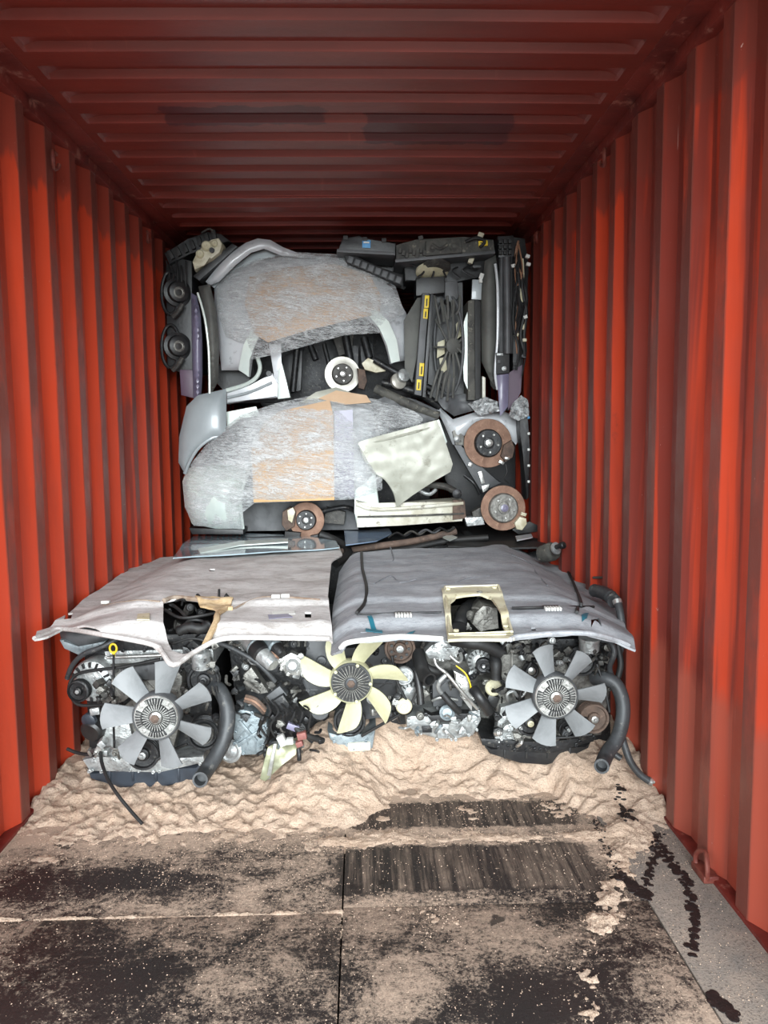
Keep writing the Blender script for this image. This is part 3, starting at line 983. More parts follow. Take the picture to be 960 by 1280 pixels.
# ---- lower clip
LY = 5.16
t = thing('car_front_clip', 'lower pale silver car front section, cling-wrapped, with rusty brake disc below cardboard', 'car part', W(400, 664, 5.4))
panel('fender', [(228, 602), (234, 585), (260, 582), (314, 578), (313, 590), (305, 604), (301, 625), (304, 661), (270, 661), (240, 655), (231, 632)], 5.06, 'pale_paint', t, thick=.006, dome=(275, 620, 55, 50, .10), roll=.05, rk=5, sp=5)
panel('bonnet', [(236, 588), (262, 553), (300, 523), (345, 508), (410, 494), (462, 500), (478, 520), (474, 600), (440, 620), (330, 620), (312, 585)], 5.12, 'silver_paint', t, thick=.005, dome=(370, 590, 140, 90, .14), roll=.06, rk=6, sp=7)
panel('bonnet_edge', [(418, 514), (441, 512), (443, 622), (418, 622)], 4.99, 'lavender_paint', t, thick=.006, dome=(430, 590, 60, 100, .02), sp=6)
panel('headlamp_trim', [(262, 552), (300, 528), (330, 545), (290, 575), (250, 580)], 5.00, 'grey_plastic', t, thick=.006, sp=7, warp=.02)
panel('wheel_arch_liner', [(302, 625), (308, 600), (345, 606), (440, 618), (448, 662), (304, 664)], 5.34, 'grey_plastic', t, thick=.006, dome=(350, 640, 80, 60, -.06), sp=7, warp=.02)
pipe('arch_lip', [(314, 580, 5.02), (306, 602, 5.02), (301, 625, 5.02), (304, 661, 5.04)], 1.8, 'pale_paint', t, 8)
d = brake(t, 383, 650, 22.5, 5.14, 'rust', 'black_plastic', .55, axis=(-.10, -1, .02), studs=6)
block('caliper', [(353, 640), (362, 634), (370, 640), (368, 658), (358, 664), (352, 656)], 5.12, .09, 'rust_dark', t, .01)
block('brake_pad', [(359, 638), (366, 634), (369, 640), (365, 654), (360, 650)], 5.09, .03, 'lamp_cream', t, .006)
pipe('drive_shaft', [(383, 650, 5.2), (400, 644, 5.6)], 6, 'dark_steel', t)
pipe('tie_rod', [(400, 640, 5.2), (430, 634, 5.25), (446, 640, 5.2)], 3, 'dark_steel', t)
block('bracket', [(408, 634), (432, 640), (430, 656), (404, 654)], 5.28, .08, 'cast_iron', t, .008)
block('rubber_foot', [(356, 664), (376, 666), (374, 676), (355, 675)], 5.10, .08, 'black_rubber', t, .008)
block('rubber_foot', [(388, 670), (398, 668), (396, 680), (386, 680)], 5.08, .06, 'dark_steel', t, .006)
block('under_tray', [(236, 660), (304, 662), (304, 668), (240, 668)], 5.10, .2, 'black_plastic', t, .006)
block('sill', [(444, 624), (470, 632), (577, 624), (582, 640), (578, 652), (500, 657), (446, 660)], 5.05, .16, 'dirty_white', t, .016)
pipe('sill_edge', [(446, 630, 5.035), (476, 637, 5.03), (579, 629, 5.03)], 2.2, 'dirty_white', t, 8)
pipe('sill_edge', [(447, 646, 5.035), (500, 645, 5.03), (580, 642, 5.03)], 1.2, 'dusty_plastic', t, 8)
block('sill_post', [(443, 560), (466, 556), (470, 600), (474, 630), (446, 658), (443, 640)], 5.06, .04, 'pale_paint', t, .01)
block('sill_end', [(566, 625), (581, 626), (583, 648), (566, 650)], 5.035, .18, 'rust_dark', t, .006)
panel('fender', [(447, 553), (466, 547), (510, 535), (546, 525), (552, 538), (566, 580), (563, 590), (545, 600), (516, 619), (497, 633), (493, 616), (482, 599), (466, 590), (455, 575)], 5.02, 'beige_paint', t, thick=.006, dome=(520, 540, 120, 110, .07), roll=.0, rk=2, sp=4, warp=.012)
pipe('pressed_crease', [(450, 556, 5.0), (480, 550, 4.955), (515, 541, 4.95), (548, 532, 4.965)], 1.6, 'beige_paint', t, 8)
pipe('arch_lip', [(466, 590, 4.99), (482, 599, 4.985), (493, 616, 4.995), (497, 633, 5.02)], 1.6, 'beige_paint', t, 8)
block('fender_edge', [(545, 526), (549, 524), (559, 552), (556, 558)], 4.985, .03, 'pale_paint', t, .004)
pipe('suspension_arm', [(533, 606, 5.10), (556, 608, 5.06), (573, 617, 5.08)], 6, 'cast_iron', t, flat=.7)
spin('arm_bush', 571, 617, 5.05, [(6, 0), (6, 4), (4, 5), (0, 5)], 'dark_steel', t, seg=16)
pipe('tie_rod', [(522, 612, 5.08), (536, 618, 5.06), (545, 612, 5.08)], 2.4, 'alloy', t, 8)
block('dark_mass', [(300, 530), (460, 510), (530, 530), (538, 600), (538, 655), (300, 655)], 5.62, .5, 'dark_steel', t, .02)  # dark mass added behind the lower clip to keep its gaps dark

o = panel('cardboard_sheet', [(314, 559), (417, 556), (418, 625), (317, 628)], 4.94, 'cardboard', None, thick=.004, sp=8, warp=.012)
tag(o, 'flat tan cardboard square tucked low on the lower car section', 'cardboard')
o = panel('cardboard_sheet', [(330, 528), (350, 514), (412, 500), (417, 520), (417, 566), (318, 566), (322, 545)], 4.99, 'cardboard_pale', None, thick=.004, dome=(370, 590, 140, 90, .03), sp=8, warp=.02)
tag(o, 'rumpled tan cardboard above the flat square one, under film', 'cardboard')
o = panel('cardboard_sheet', [(398, 498), (420, 488), (458, 494), (464, 503), (430, 506)], 5.02, 'cardboard_pale', None, thick=.004, sp=6, warp=.02)
tag(o, 'cardboard scrap on the ridge of the lower car section', 'cardboard')
o = panel('plastic_cover', [(372, 505), (395, 490), (420, 484), (432, 488), (446, 494), (430, 500)], 5.06, 'beige_paint', None, thick=.006, dome=(415, 498, 40, 14, .04), sp=5)
tag(o, 'pale grey plastic cover below the upper brake disc', 'car part')
o = panel('stretch_film', [(229, 602), (240, 578), (264, 548), (300, 519), (345, 504), (410, 490), (470, 499), (520, 508), (548, 524), (510, 536), (468, 548), (450, 555), (462, 578), (478, 598), (478, 612), (445, 624), (318, 629), (304, 640), (304, 662), (242, 657), (231, 634)],
      5.02, 'stretch_film', None, thick=.0015, dome=(370, 590, 160, 95, .13), roll=.05, rk=5, sp=4.0, warp=.02)
tag(o, 'crinkled clear stretch film around the lower pale car section', 'stretch film')
o = panel('plastic_liner', [(466, 502), (490, 492), (520, 500), (546, 512), (546, 524), (500, 535), (470, 540)], 5.10, 'grey_plastic', None, thick=.006, sp=6, warp=.04)
tag(o, 'dark crumpled plastic liner behind the beige fender edge', 'car part')

# ---- top centre and right: boxes, lattice, radiator panels
t = thing('fuse_box', 'long black plastic box with blue sticker under the roof', 'car part', W(460, 318, 5.0))
block('body', [(423, 312), (428, 298), (450, 294), (456, 300), (495, 303), (494, 316)], 4.98, .30, 'black_plastic', t, .008)
block('lip', [(421, 311), (494, 315), (494, 319), (421, 315)], 4.965, .32, 'grey_plastic', t, .003)
slab('sticker', 458, 305, 4.972, 10, 9, .006, 'blue_sticker', t, 2, .0005)
slab('sticker_print', 458, 303, 4.969, 7, 2, .004, 'white_label', t, 2, .0003)
for k in range(3): slab('clip', 432 + k * 24, 297 + k * 1.5, 4.97, 6, 5, .05, 'black_rubber', t)
t = thing('grille_bar', 'black ribbed grille bar slanting down under the fuse box', 'car part', W(470, 350, 5.05))
block('bar', [(430, 318), (440, 318), (470, 332), (504, 344), (502, 357), (466, 342), (434, 329)], 5.05, .12, 'black_rubber', t, .006)
for k in range(8):
    slab('cell', 438 + k * 8.6, 324.5 + k * 3.6, 5.035, 7, 8, .03, 'grey_plastic', t, 20, .004)
o = panel('dark_fill', [(420, 316), (500, 320), (515, 350), (505, 362), (470, 345), (430, 330)], 5.35, 'black_plastic', None, thick=.01, sp=8, warp=.03)  # black sheet added as dark fill where the gap is shaded
tag(o, 'black fill sheet added to darken the gap behind the slanting grille bar', 'car part')

t = thing('radiator', 'dusty grey radiator panel with yellow sticker lying flat under the roof', 'radiator', W(556, 326, 4.98))
block('panel', [(495, 306), (520, 299), (580, 296), (617, 299), (619, 316), (495, 326)], 4.99, .45, 'dusty_plastic', t, .008)
block('raised_tray', [(532, 301), (577, 297), (578, 316), (532, 320)], 4.972, .05, 'dusty_plastic', t, .012)
pipe('pressed_rib', [(540, 305, 4.966), (550, 311, 4.962), (560, 305, 4.966)], 1.8, 'dusty_plastic', t, 8)
spin('boss', 540, 311, 4.97, [(4, 0), (4, 2), (2.5, 2.5), (0, 1)], 'cast_iron', t, seg=14)
spin('boss', 567, 309, 4.97, [(5, 0), (5, 2), (3, 2.5), (0, 1)], 'dusty_plastic', t, seg=14)
block('lower_lip', [(494, 324), (619, 313), (619, 317), (494, 328)], 4.975, .46, 'grey_plastic', t, .003)
slab('sticker', 604, 304, 4.968, 11, 6, .02, 'yellow_sticker', t, -4, .0005)
slab('sticker_print', 604, 303.5, 4.966, 7, 1.2, .01, 'sticker_ink', t, -4, .0003)
pipe('hose', [(582, 302, 4.97), (596, 297, 4.95), (606, 302, 4.96), (600, 309, 4.96)], 2, 'black_rubber', t, 8)
for k in range(8):
    slab('clip', 500 + k * 4.4, 313 + (k % 3) * 3, 4.972, 4, 6, .03, 'cast_iron', t, 8 * (k % 3), .003)
slab('bracket', 601, 294, 4.98, 7, 7, .04, 'lamp_cream', t, 20, .004)
slab('bracket', 526, 297, 4.98, 6, 5, .04, 'cast_iron', t, -10, .004)

t = thing('radiator_fan', 'black radiator fan lying flat below the dusty radiator panel', 'car part', W(555, 352, 5.05))
block('shroud', [(505, 330), (612, 322), (612, 346), (570, 352), (506, 352)], 5.16, .40, 'black_plastic', t, .01)
spin('motor', 545, 333, 5.06, [(18, 0), (18, 3), (12, 5), (0, 5)], 'cast_iron', t, (0, -.35, -1), 20)
spin('motor_base', 540, 338, 5.10, [(20, 0), (20, 3), (14, 5), (0, 5)], 'cream_plastic', t, (0, -.35, -1), 20)
for k in range(5):
    pipe('strut', [(512 + k * 20, 330 + (k % 2) * 4, 5.08), (530 + k * 12, 338, 5.06), (522 + k * 18, 347, 5.07)], 1.3, 'dark_steel', t, 6)
slab('connector', 589, 325, 5.06, 6, 8, .04, 'lamp_cream', t, 20)
slab('connector', 602, 345, 5.04, 5, 7, .03, 'white_label', t, 20)
slab('connector', 601, 351, 5.04, 4, 5, .03, 'white_label', t, -10)
slab('connector', 596, 333, 5.06, 10, 3, .03, 'grey_plastic', t, 0)

t = thing('radiator', 'slim black radiator on end with four yellow stickers', 'radiator', W(526, 497, 5.05))
block('tank', [(528, 366), (537, 366), (527, 495), (518, 493)], 5.02, .40, 'grey_plastic', t, .006)
block('core_edge', [(538, 368), (542, 368), (532, 497), (528, 496)], 5.03, .38, 'black_plastic', t, .003)
for q in ((533.5, 377, 15), (532, 392, 12), (527.0, 462, 16), (523.5, 481, 13)):
    slab('sticker', q[0], q[1], 5.010, 5.5, q[2], .012, 'yellow_sticker', t, 4, .0005)
    slab('sticker_print', q[0], q[1] + 1, 5.008, 1.6, q[2] * .6, .01, 'sticker_ink', t, 4, .0002)
o = panel('trim_panel', [(505, 400), (522, 372), (527, 372), (522, 440), (515, 478), (506, 460)], 5.12, 'trim_grey', None, thick=.02, dome=(515, 430, 20, 60, .04), sp=5)
tag(o, 'dusty dark trim panel between the wrapped car section and slim radiator', 'car part')

t = thing('fan_shroud', 'dark fan shroud with radiating struts and cream blades beside the radiator', 'car part', W(560, 500, 5.1))
panel('backing', [(541, 352), (578, 348), (580, 498), (534, 500)], 5.22, 'black_plastic', t, thick=.01, sp=10)
ring = [(561 + 18 * math.sin(k * PI / 9), 432 + 62 * math.cos(k * PI / 9), 5.10 - .06 * math.sin(k * PI / 9)) for k in range(19)]
pipe('ring', ring, 2.0, 'grey_plastic', t, 8)
spin('fan_motor', 565, 433, 5.08, [(9, -3), (10, 0), (10, 5), (7, 7), (0, 7)], 'trim_grey', t, (.35, -1, 0), 20)
for k in range(11):
    a = 2 * PI * (k + .3) / 11
    e = (561 + 19 * math.sin(a), 432 + 63 * math.cos(a), 5.10)
    pipe('strut', [(565 + 6 * math.sin(a), 433 + 8 * math.cos(a), 5.06), (563 + 14 * math.sin(a) + 2, 433 + 36 * math.cos(a), 5.05), e], 1.5, 'trim_grey', t, 6)
for poly in ([(547, 428), (556, 424), (556, 442), (546, 448)], [(549, 448), (557, 446), (559, 462), (552, 468)], [(570, 405), (576, 398), (577, 420), (571, 424)]):
    block('fan_blade', poly, 5.115, .012, 'cream_plastic', t, .002)
for k in range(5):
    pipe('strut', [(548 + k * 5, 462 + k * 2, 5.06), (543 + k * 6, 478, 5.05), (538 + k * 7, 497 + (k % 2) * 4, 5.08)], 1.7, 'trim_grey', t, 6)
for k in range(5):
    pipe('strut', [(550 + k * 5, 405 - k * 3, 5.06), (546 + k * 7, 386, 5.05), (543 + k * 8, 370 + (k % 2) * 4, 5.08)], 1.7, 'trim_grey', t, 6)
o = block('dark_duct', [(520, 347), (556, 345), (556, 366), (520, 370)], 5.10, .2, 'black_plastic', None, .01)
tag(o, 'black air duct above the slim radiator', 'car part')
o = block('air_duct', [(556, 352), (572, 350), (574, 372), (566, 380), (556, 374)], 5.08, .2, 'grey_plastic', None, .012)
tag(o, 'dark grey duct end above the fan shroud struts', 'car part')

t = thing('door_trim', 'black door trim with white edge standing right of the fan shroud', 'car part', W(592, 500, 5.05))
block('bar', [(585, 376), (593, 374), (594, 500), (585, 500)], 5.03, .35, 'dusty_plastic', t, .006)
block('bar', [(593, 374), (601, 376), (601, 498), (594, 500)], 5.04, .35, 'black_rubber', t, .006)
panel('white_edge', [(585, 388), (580, 402), (578, 440), (580, 476), (585, 488)], 5.05, 'pale_paint', t, thick=.02, sp=4)
o = slab('plastic_plate', 596, 362, 5.06, 12, 24, .03, 'grey_paint', None, 3)
tag(o, 'small pale grey plate above the black door trim', 'car part')
o = panel('door_panel', [(606, 326), (621, 318), (622, 360), (622, 420), (619, 470), (621, 487), (612, 474), (602, 452), (601, 400), (601, 368)], 5.06, 'trim_grey', None, thick=.03, dome=(612, 400, 14, 100, .05), roll=.03, rk=3, sp=4)
pipe('bright_edge', [(619, 330, 5.01), (622, 360, 5.0), (622, 420, 5.0), (619, 465, 5.01), (622, 487, 5.02)], 1.8, 'silver_paint', o, 8)
tag(o, 'tall grey door panel with a bright silver edge', 'car part')
o = block('white_post', [(603, 470), (607, 472), (607, 499), (603, 500)], 5.05, .06, 'dirty_white', None, .004)
tag(o, 'short off-white post at the foot of the tall grey door panel', 'car part')

t = thing('radiator_support', 'black ribbed radiator support standing against the right wall', 'car part', W(632, 468, 5.0))
block('column', [(624, 322), (641, 320), (641, 442), (624, 442)], 5.00, .45, 'black_plastic', t, .006)
pipe('core_tube', [(633, 322, 4.98), (634, 380, 4.97), (634, 442, 4.98)], 4.5, 'grey_plastic', t, 10)
pipe('core_tube', [(627, 322, 4.99), (627, 440, 4.99)], 1.8, 'grey_plastic', t, 8)
for r in range(3):
    for c in range(3):
        slab('grid_cell', 626 + c * 6, 301 + r * 7, 4.975, 4.6, 5.4, .10, 'black_rubber', t, 0, .004)
block('head', [(622, 295), (642, 294), (643, 321), (623, 322)], 5.0, .4, 'black_plastic', t, .008)
block('foot', [(620, 441), (637, 440), (637, 466), (621, 468)], 4.985, .3, 'black_rubber', t, .006)
spin('bolt', 630, 461, 4.98, [(3, 0), (3, 2), (1.6, 2.4), (1.4, 1), (0, 1)], 'alloy', t, seg=12)
slab('clip', 625, 443, 4.975, 8, 3, .03, 'alloy', t, 0)
slab('clip', 624, 452, 4.975, 4, 4, .03, 'grey_plastic', t, 0)
t = thing('wiring_harness', 'tangled wiring harness hanging along the right wall edge of the stack', 'wiring', W(652, 470, 5.0))
rnd = random.Random(7)
for k in range(16):
    x = 643 + rnd.random() * 15
    y0 = 298 + rnd.random() * 60; y1 = min(470, y0 + 60 + rnd.random() * 90)
    pts = [(x, y0, 5.0)]
    for j in range(1, 5):
        pts.append((min(660, max(642, x + rnd.uniform(-5, 5))), y0 + (y1 - y0) * j / 4, 5.0 - rnd.random() * .06))
    pipe('cable', pts, rnd.choice((.7, .9, 1.4, 2.2)), rnd.choice(('black_rubber', 'black_rubber', 'black_rubber', 'dark_steel', 'copper_wire', 'cream_plastic')), t, 6)
for q in ((660, 320, 'white_label'), (661, 330, 'white_label'), (656, 425, 'lamp_cream'), (657, 396, 'white_label'), (655, 445, 'grey_plastic'), (642, 332, 'white_label'), (646, 418, 'lamp_cream'), (650, 350, 'grey_plastic'), (644, 455, 'black_rubber')):
    slab('connector', q[0], q[1], 4.96, 5, 4, .03, q[2], t, rnd.uniform(-30, 30))
block('backing', [(641, 296), (656, 298), (661, 330), (658, 400), (653, 470), (641, 468)], 5.12, .2, 'black_plastic', t, .006)

o = panel('bumper_cover', [(621, 469), (636, 467), (635, 508), (625, 521)], 5.01, 'lavender_paint', None, thick=.02, dome=(628, 495, 10, 40, .03), sp=4)
tag(o, 'lavender-grey bumper end hanging above the upper rusty disc', 'car part')
o = panel('bumper_cover', [(636, 466), (653, 456), (651, 490), (644, 505), (635, 512)], 5.06, 'purple_paint', None, thick=.02, sp=4)
tag(o, 'dull purple bumper end against the right wall', 'car part')
def crumple(name, poly, Y, mat, amp, sp, label, cat):
    def fn(u, v, d): return W(u + 1.5 * nz(u, v, 2, .2), v, Y + amp * (nz(u, v, 0, .16, 2.2) + .6 * nz(u, v, 1, .4, 4.1)))
    return tag(sheet(name, poly, fn, sp, .002, mat, None, ang=20), label, cat)
mk('crumpled_film', (196, 198, 198), (110, 112, 112), scale=30, rough=.15, spec=.9, coat=.5)
crumple('film_scrap', [(640, 504), (652, 494), (660, 500), (661, 520), (648, 526), (636, 520)], 4.98, 'crumpled_film', .05, 2.5, 'crumpled clear film scrap near the right wall above the rusty discs', 'film')
crumple('film_scrap', [(585, 505), (606, 496), (622, 502), (624, 514), (600, 520)], 5.02, 'crumpled_film', .04, 2.5, 'crumpled clear film scrap below the black door trim', 'film')

# ---- right: brake assemblies and the fender around them
o = panel('fender', [(545, 500), (553, 512), (566, 524), (604, 512), (630, 514), (650, 524), (655, 538), (645, 556), (620, 530), (596, 528), (580, 545), (574, 560), (566, 556), (556, 532), (546, 512)], 5.16, 'silver_paint', None, thick=.006, dome=(600, 540, 60, 40, .06), roll=.04, rk=4, sp=4)
tag(o, 'silver fender with arch curving behind the upper rusty brake disc', 'fender')
o = panel('plastic_sheet', [(545, 498), (580, 492), (612, 500), (645, 512), (625, 514), (600, 511), (568, 520), (553, 510)], 5.12, 'grey_plastic', None, thick=.006, sp=5, warp=.05)
tag(o, 'crumpled dark plastic sheet under the fan shroud', 'car part')

t = thing('wheel_hub', 'upper rusty brake disc on its hub with brown caliper', 'brake disc', W(610, 600, 5.15))
brake(t, 610, 554, 30.5, 5.08, 'rust', 'dark_steel', .56, axis=(.06, -1, .05))
block('caliper', [(630, 556), (640, 550), (644, 560), (641, 572), (632, 578), (626, 570)], 5.05, .10, 'rust_dark', t, .012)
slab('bleed_screw', 627, 578, 5.04, 7, 4, .03, 'bright_steel', t, 30)
slab('bleed_screw', 634, 573, 5.04, 6, 3, .03, 'bright_steel', t, 10)
block('knuckle', [(565, 540), (570, 534), (580, 545), (582, 558), (570, 558)], 5.12, .08, 'grimy_alloy', t, .01)
spin('ball_joint', 571, 549, 5.10, [(4, 0), (4, 3), (2, 4), (0, 4)], 'alloy', t, seg=14)
block('trailing_arm', [(567, 556), (578, 556), (606, 590), (628, 603), (614, 610), (600, 612), (588, 592)], 5.10, .06, 'grey_plastic', t, .01)
slab('pin', 602, 597, 5.08, 5, 16, .03, 'bright_steel', t, -15)
slab('nut', 588, 581, 5.08, 5, 5, .03, 'bright_steel', t, 20)
block('bracket', [(602, 608), (612, 605), (610, 612), (604, 616)], 5.07, .04, 'bright_steel', t, .004)
pipe('brake_line', [(632, 580, 5.05), (634, 590, 5.04), (630, 598, 5.05), (636, 604, 5.06)], 1.0, 'black_rubber', t, 6)
pipe('handbrake_cable', [(580, 594, 5.12), (592, 604, 5.1), (600, 618, 5.12)], 2.0, 'dark_steel', t, 8)

t = thing('wheel_hub', 'lower rusty brake disc on its hub with pale caliper', 'brake disc', W(629, 668, 5.1))
brake(t, 629, 635, 28.5, 5.00, 'rust', 'grimy_alloy', .64, axis=(.05, -1, .08), cap='lavender_paint')
block('caliper', [(643, 654), (650, 646), (658, 648), (659, 655), (653, 663), (646, 662)], 4.97, .10, 'lamp_cream', t, .01)
block('caliper_pin', [(652, 640), (659, 642), (657, 646), (651, 644)], 4.98, .05, 'lamp_cream', t, .005)
block('knuckle', [(590, 640), (604, 632), (606, 652), (592, 650)], 5.06, .08, 'cast_iron', t, .008)
block('mount', [(581, 647), (604, 646), (606, 656), (584, 658)], 5.02, .08, 'alloy', t, .006)
block('splash_shield', [(640, 662), (662, 652), (680, 660), (676, 664), (648, 668)], 5.08, .02, 'black_plastic', t, .003)
o = block('seal_channel', [(649, 514), (660, 510), (662, 560), (661, 622), (658, 625), (654, 570), (650, 540)], 5.02, .12, 'black_plastic', None, .006)
tag(o, 'long black plastic channel upright along the right wall', 'car part')
for k in range(5):
    slab('clip', 661, 522 + k * 20, 5.01, 3, 3, .03, 'white_label' if k else 'blue_sticker', o)
o = block('dark_backing', [(548, 525), (645, 525), (645, 650), (580, 650), (556, 600)], 5.55, .2, 'black_plastic', None, .02)  # black backing added behind the discs to darken the gaps
tag(o, 'added black backing that keeps gaps dark behind the rusty brake discs', 'car part')

# ------------------------------------------------------------------ flat pieces on the lower layer in front of the rear stack
def on_surface(px, py, zf, z0=.75):
    z = z0
    p = None
    for _ in range(25):
        p = WZ(px, py, z)
        z = zf(p.x, p.y)
    return Vector((p.x, p.y, z))

def flat_sheet(name, poly, zf, sp, thick, mat, label=None, cat=None, parent=None, curve=False, holes=()):
    P = [on_surface(a, b, zf) for a, b in poly]
    Hs = [[on_surface(a, b, zf) for a, b in h] for h in holes]
    o = sheet(name, [(p.x, p.y) for p in P], lambda u, v, d: Vector((u, v, zf(u, v))), sp, thick, mat, parent, holes=[[(p.x, p.y) for p in h] for h in Hs], curve=curve, facing=(0, 0, 1))
    if label: tag(o, label, cat)
    return o

flat_sheet('windscreen', [(216, 697), (228, 680), (243, 670), (300, 666), (352, 668), (420, 676), (424, 684), (330, 690)], lambda x, y: .765 + .02 * nz(x, y, 0, 2) - .02 * (y - 4.9), .05, .006, 'glass_sheet', 'pale blue sheet of windscreen glass lying before the rear stack', 'glass')
flat_sheet('trim_strip', [(247, 686), (300, 676), (360, 673), (360, 677), (300, 681), (250, 691)], lambda x, y: .782, .04, .008, 'pale_paint', 'thin white trim strip lying on the windscreen glass', 'trim')
flat_sheet('mirror_glass', [(430, 662), (486, 660), (490, 667), (470, 676), (432, 681)], lambda x, y: .765 + .015 * nz(x, y, 0, 3), .05, .006, 'mirror_tint', 'small bluish glass piece between linings and lower sill', 'glass')
flat_sheet('black_mat', [(545, 662), (580, 654), (660, 656), (686, 664), (680, 684), (600, 684), (560, 682)], lambda x, y: .735 + .015 * nz(x, y, 0, 4), .06, .01, 'black_rubber', 'black rubber mat beneath the lower rusty disc', 'mat')
flat_sheet('silver_strip', [(644, 670), (664, 667), (666, 671), (646, 675)], lambda x, y: .765, .03, .008, 'silver_paint', 'short silver strip lying on the black rubber mat', 'trim')
flat_sheet('silver_strip', [(553, 671), (562, 668), (572, 671), (562, 675)], lambda x, y: .77, .03, .008, 'pale_paint', 'small white clip lying left of the black rubber mat', 'trim')
o = pipe('exhaust_pipe', [(425, 690, 4.85), (470, 683, 4.9), (520, 676, 4.95), (570, 664, 5.0)], 4.5, 'rust_dark', None, 10)
tag(o, 'brown muddy pipe lying across behind the grey roof lining', 'pipe')
o = pipe('black_hose', [(440, 694, 4.8), (500, 688, 4.84), (560, 676, 4.9), (610, 672, 4.9)], 4.0, 'black_rubber', None, 10)
tag(o, 'black rubber hose lying behind the grey roof lining', 'hose')
o = pipe('black_hose', [(400, 668, 4.98), (420, 676, 4.95), (436, 690, 4.8), (420, 705, 4.6)], 5, 'black_rubber', None, 10)
tag(o, 'black hose dropping into the gap between the two roof linings', 'hose')
rnd = random.Random(3)
for k, lab in enumerate(('crushed black plastic scrap by the muddy pipe', 'bent dark bracket lying under the lower sill', 'grey broken clip below the lower sill', 'black broken trim piece right of the bluish glass')):
    x = 500 + k * 18; y = 668 - k * 2
    o = pipe('broken_bracket', [(x - 14, y + 4, 4.96), (x - 4, y - 2, 4.94), (x + 6, y + 2, 4.95), (x + 14, y - 3, 4.97)], 2.6, ('black_plastic', 'cast_iron', 'grey_plastic', 'black_rubber')[k], None, 6, flat=.5)
    tag(o, lab, 'scrap')

# ------------------------------------------------------------------ the two roof linings
def lining_mat(name, a, b, stain, amt):
    t = NT(name)
    co = t.tc.outputs['Object']
    col = t.mix(t.ramp(t.noise(co, 2.6, 6, .65), .35, .68), lin(a), lin(b))
    wv = t.noise(t.coord((1.0, 2.4, 1)), 2.6, 8, .75, 1.3)
    st = t.ramp(wv, amt, amt + .24, 0, .55)
    col = t.mix(st, col, lin(stain))
    fine = t.noise(t.coord((1, 2.5, 1)), 22, 5, .75)
    col = t.mix(t.ramp(fine, .50, .72, 0, .5), col, lin(stain))
    fuzz = t.noise(co, 240, 3, .7)
    col = t.mix(t.ramp(fuzz, .35, .75, 0, .22), col, lin((90, 90, 94)))
    t.bump(t.math('ADD', t.math('MULTIPLY', fuzz, .3), fine), .30, .01)
    MATS[name] = t.set(col, .95, 0, .15)
lining_mat('lining_beige', (222, 219, 216), (204, 200, 196), (112, 96, 84), .46)
lining_mat('lining_grey', (176, 178, 181), (150, 153, 157), (92, 94, 99), .48)
mk('torn_foam', (196, 172, 136), (170, 142, 104), scale=20, rough=.95, bump=.4)
mk('crease_shade', (104, 106, 110), (124, 126, 130), scale=20, rough=.95)  # darker than the grey lining: wrinkle shade put into the colour
mk('fold_shade_and_tear_brown', (120, 100, 84), (150, 136, 122), scale=20, rough=.95)  # brown for torn edges and for shade painted along the folds

def zl(x, y):                                   # beige lining: raised roof field, a step down to the front lip
    z = .748 + .012 * nz(x, y, 0, 1.6) + .008 * nz(x, y, 1, 5) + .004 * nz(x, y * .5, 2, 13)
    f = y - 2.78
    z += .016 * smooth01((f - .30) / .04) - .02 * smooth01((f - 1.2) / .9)
    if f < .06: z -= .040 * (1 - f / .06) if f > 0 else .040
    if x < -.86: z -= .05 * min(1.4, ((-.86 - x) / .22) ** 1.5)
    if x > -.17: z -= .02 * min(1.5, ((x + .17) / .07) ** 2)
    # the torn visor pocket sags at the front lip
    z -= .040 * math.exp(-((x + .62) / .085) ** 2) * smooth01((.20 - f) / .20)
    return z
out_l = [(43, 799), (46, 789), (60, 780), (83, 768), (110, 745), (140, 726), (166, 708), (200, 697), (225, 694), (300, 688), (360, 681), (415, 676), (424, 682), (428, 694), (414, 703), (412, 725), (410, 745), (413, 770),
         (416, 788), (412, 784), (340, 785), (300, 784), (270, 787), (240, 797), (216, 803), (203, 792), (190, 786), (130, 785), (78, 786), (58, 796)]
hole_l = [(204, 752), (222, 748), (250, 756), (282, 752), (292, 756), (280, 762), (272, 768), (270, 778), (255, 786), (230, 789), (214, 786), (204, 778)]
sq1 = [(82, 767), (91, 766), (89, 773), (80, 774)]
sq2 = [(381, 765), (389, 765), (389, 772), (381, 772)]
sq3 = [(262, 711), (269, 711), (268, 714), (261, 714)]
lining = flat_sheet('roof_lining', out_l, zl, .022, .008, 'lining_beige', 'stained beige car roof lining with a torn hole, over the left engines', 'roof lining', holes=(hole_l, sq1, sq2, sq3))
def edge_on(parent, name, pts, zf, r, mat, lift=0.0, flat=1.0, sm=5):
    bm = bmesh.new()
    b_tube(bm, [on_surface(a, b, zf) + Vector((0, 0, lift)) for a, b in pts], r, 8, sm, flat=flat)
    return add(name, bm, mat, parent)
edge_on(lining, 'front_rim', [(43, 798), (58, 792), (78, 786), (130, 785), (190, 786), (203, 792), (216, 803), (240, 797), (270, 787), (300, 784), (340, 785), (412, 784)], zl, .009, 'lining_beige')
edge_on(lining, 'crease_shade_line', [(130, 757), (170, 755), (200, 752)], zl, .004, 'fold_shade_and_tear_brown', .0)
edge_on(lining, 'crease_shade_line', [(290, 757), (330, 752), (400, 755)], zl, .004, 'fold_shade_and_tear_brown', .0)
edge_on(lining, 'torn_edge', [(205, 752), (220, 748), (248, 756), (270, 752), (290, 755)], zl, .010, 'fold_shade_and_tear_brown', .004)
edge_on(lining, 'torn_edge', [(291, 757), (281, 763), (272, 769), (270, 778), (256, 786)], zl, .012, 'torn_foam', .002)
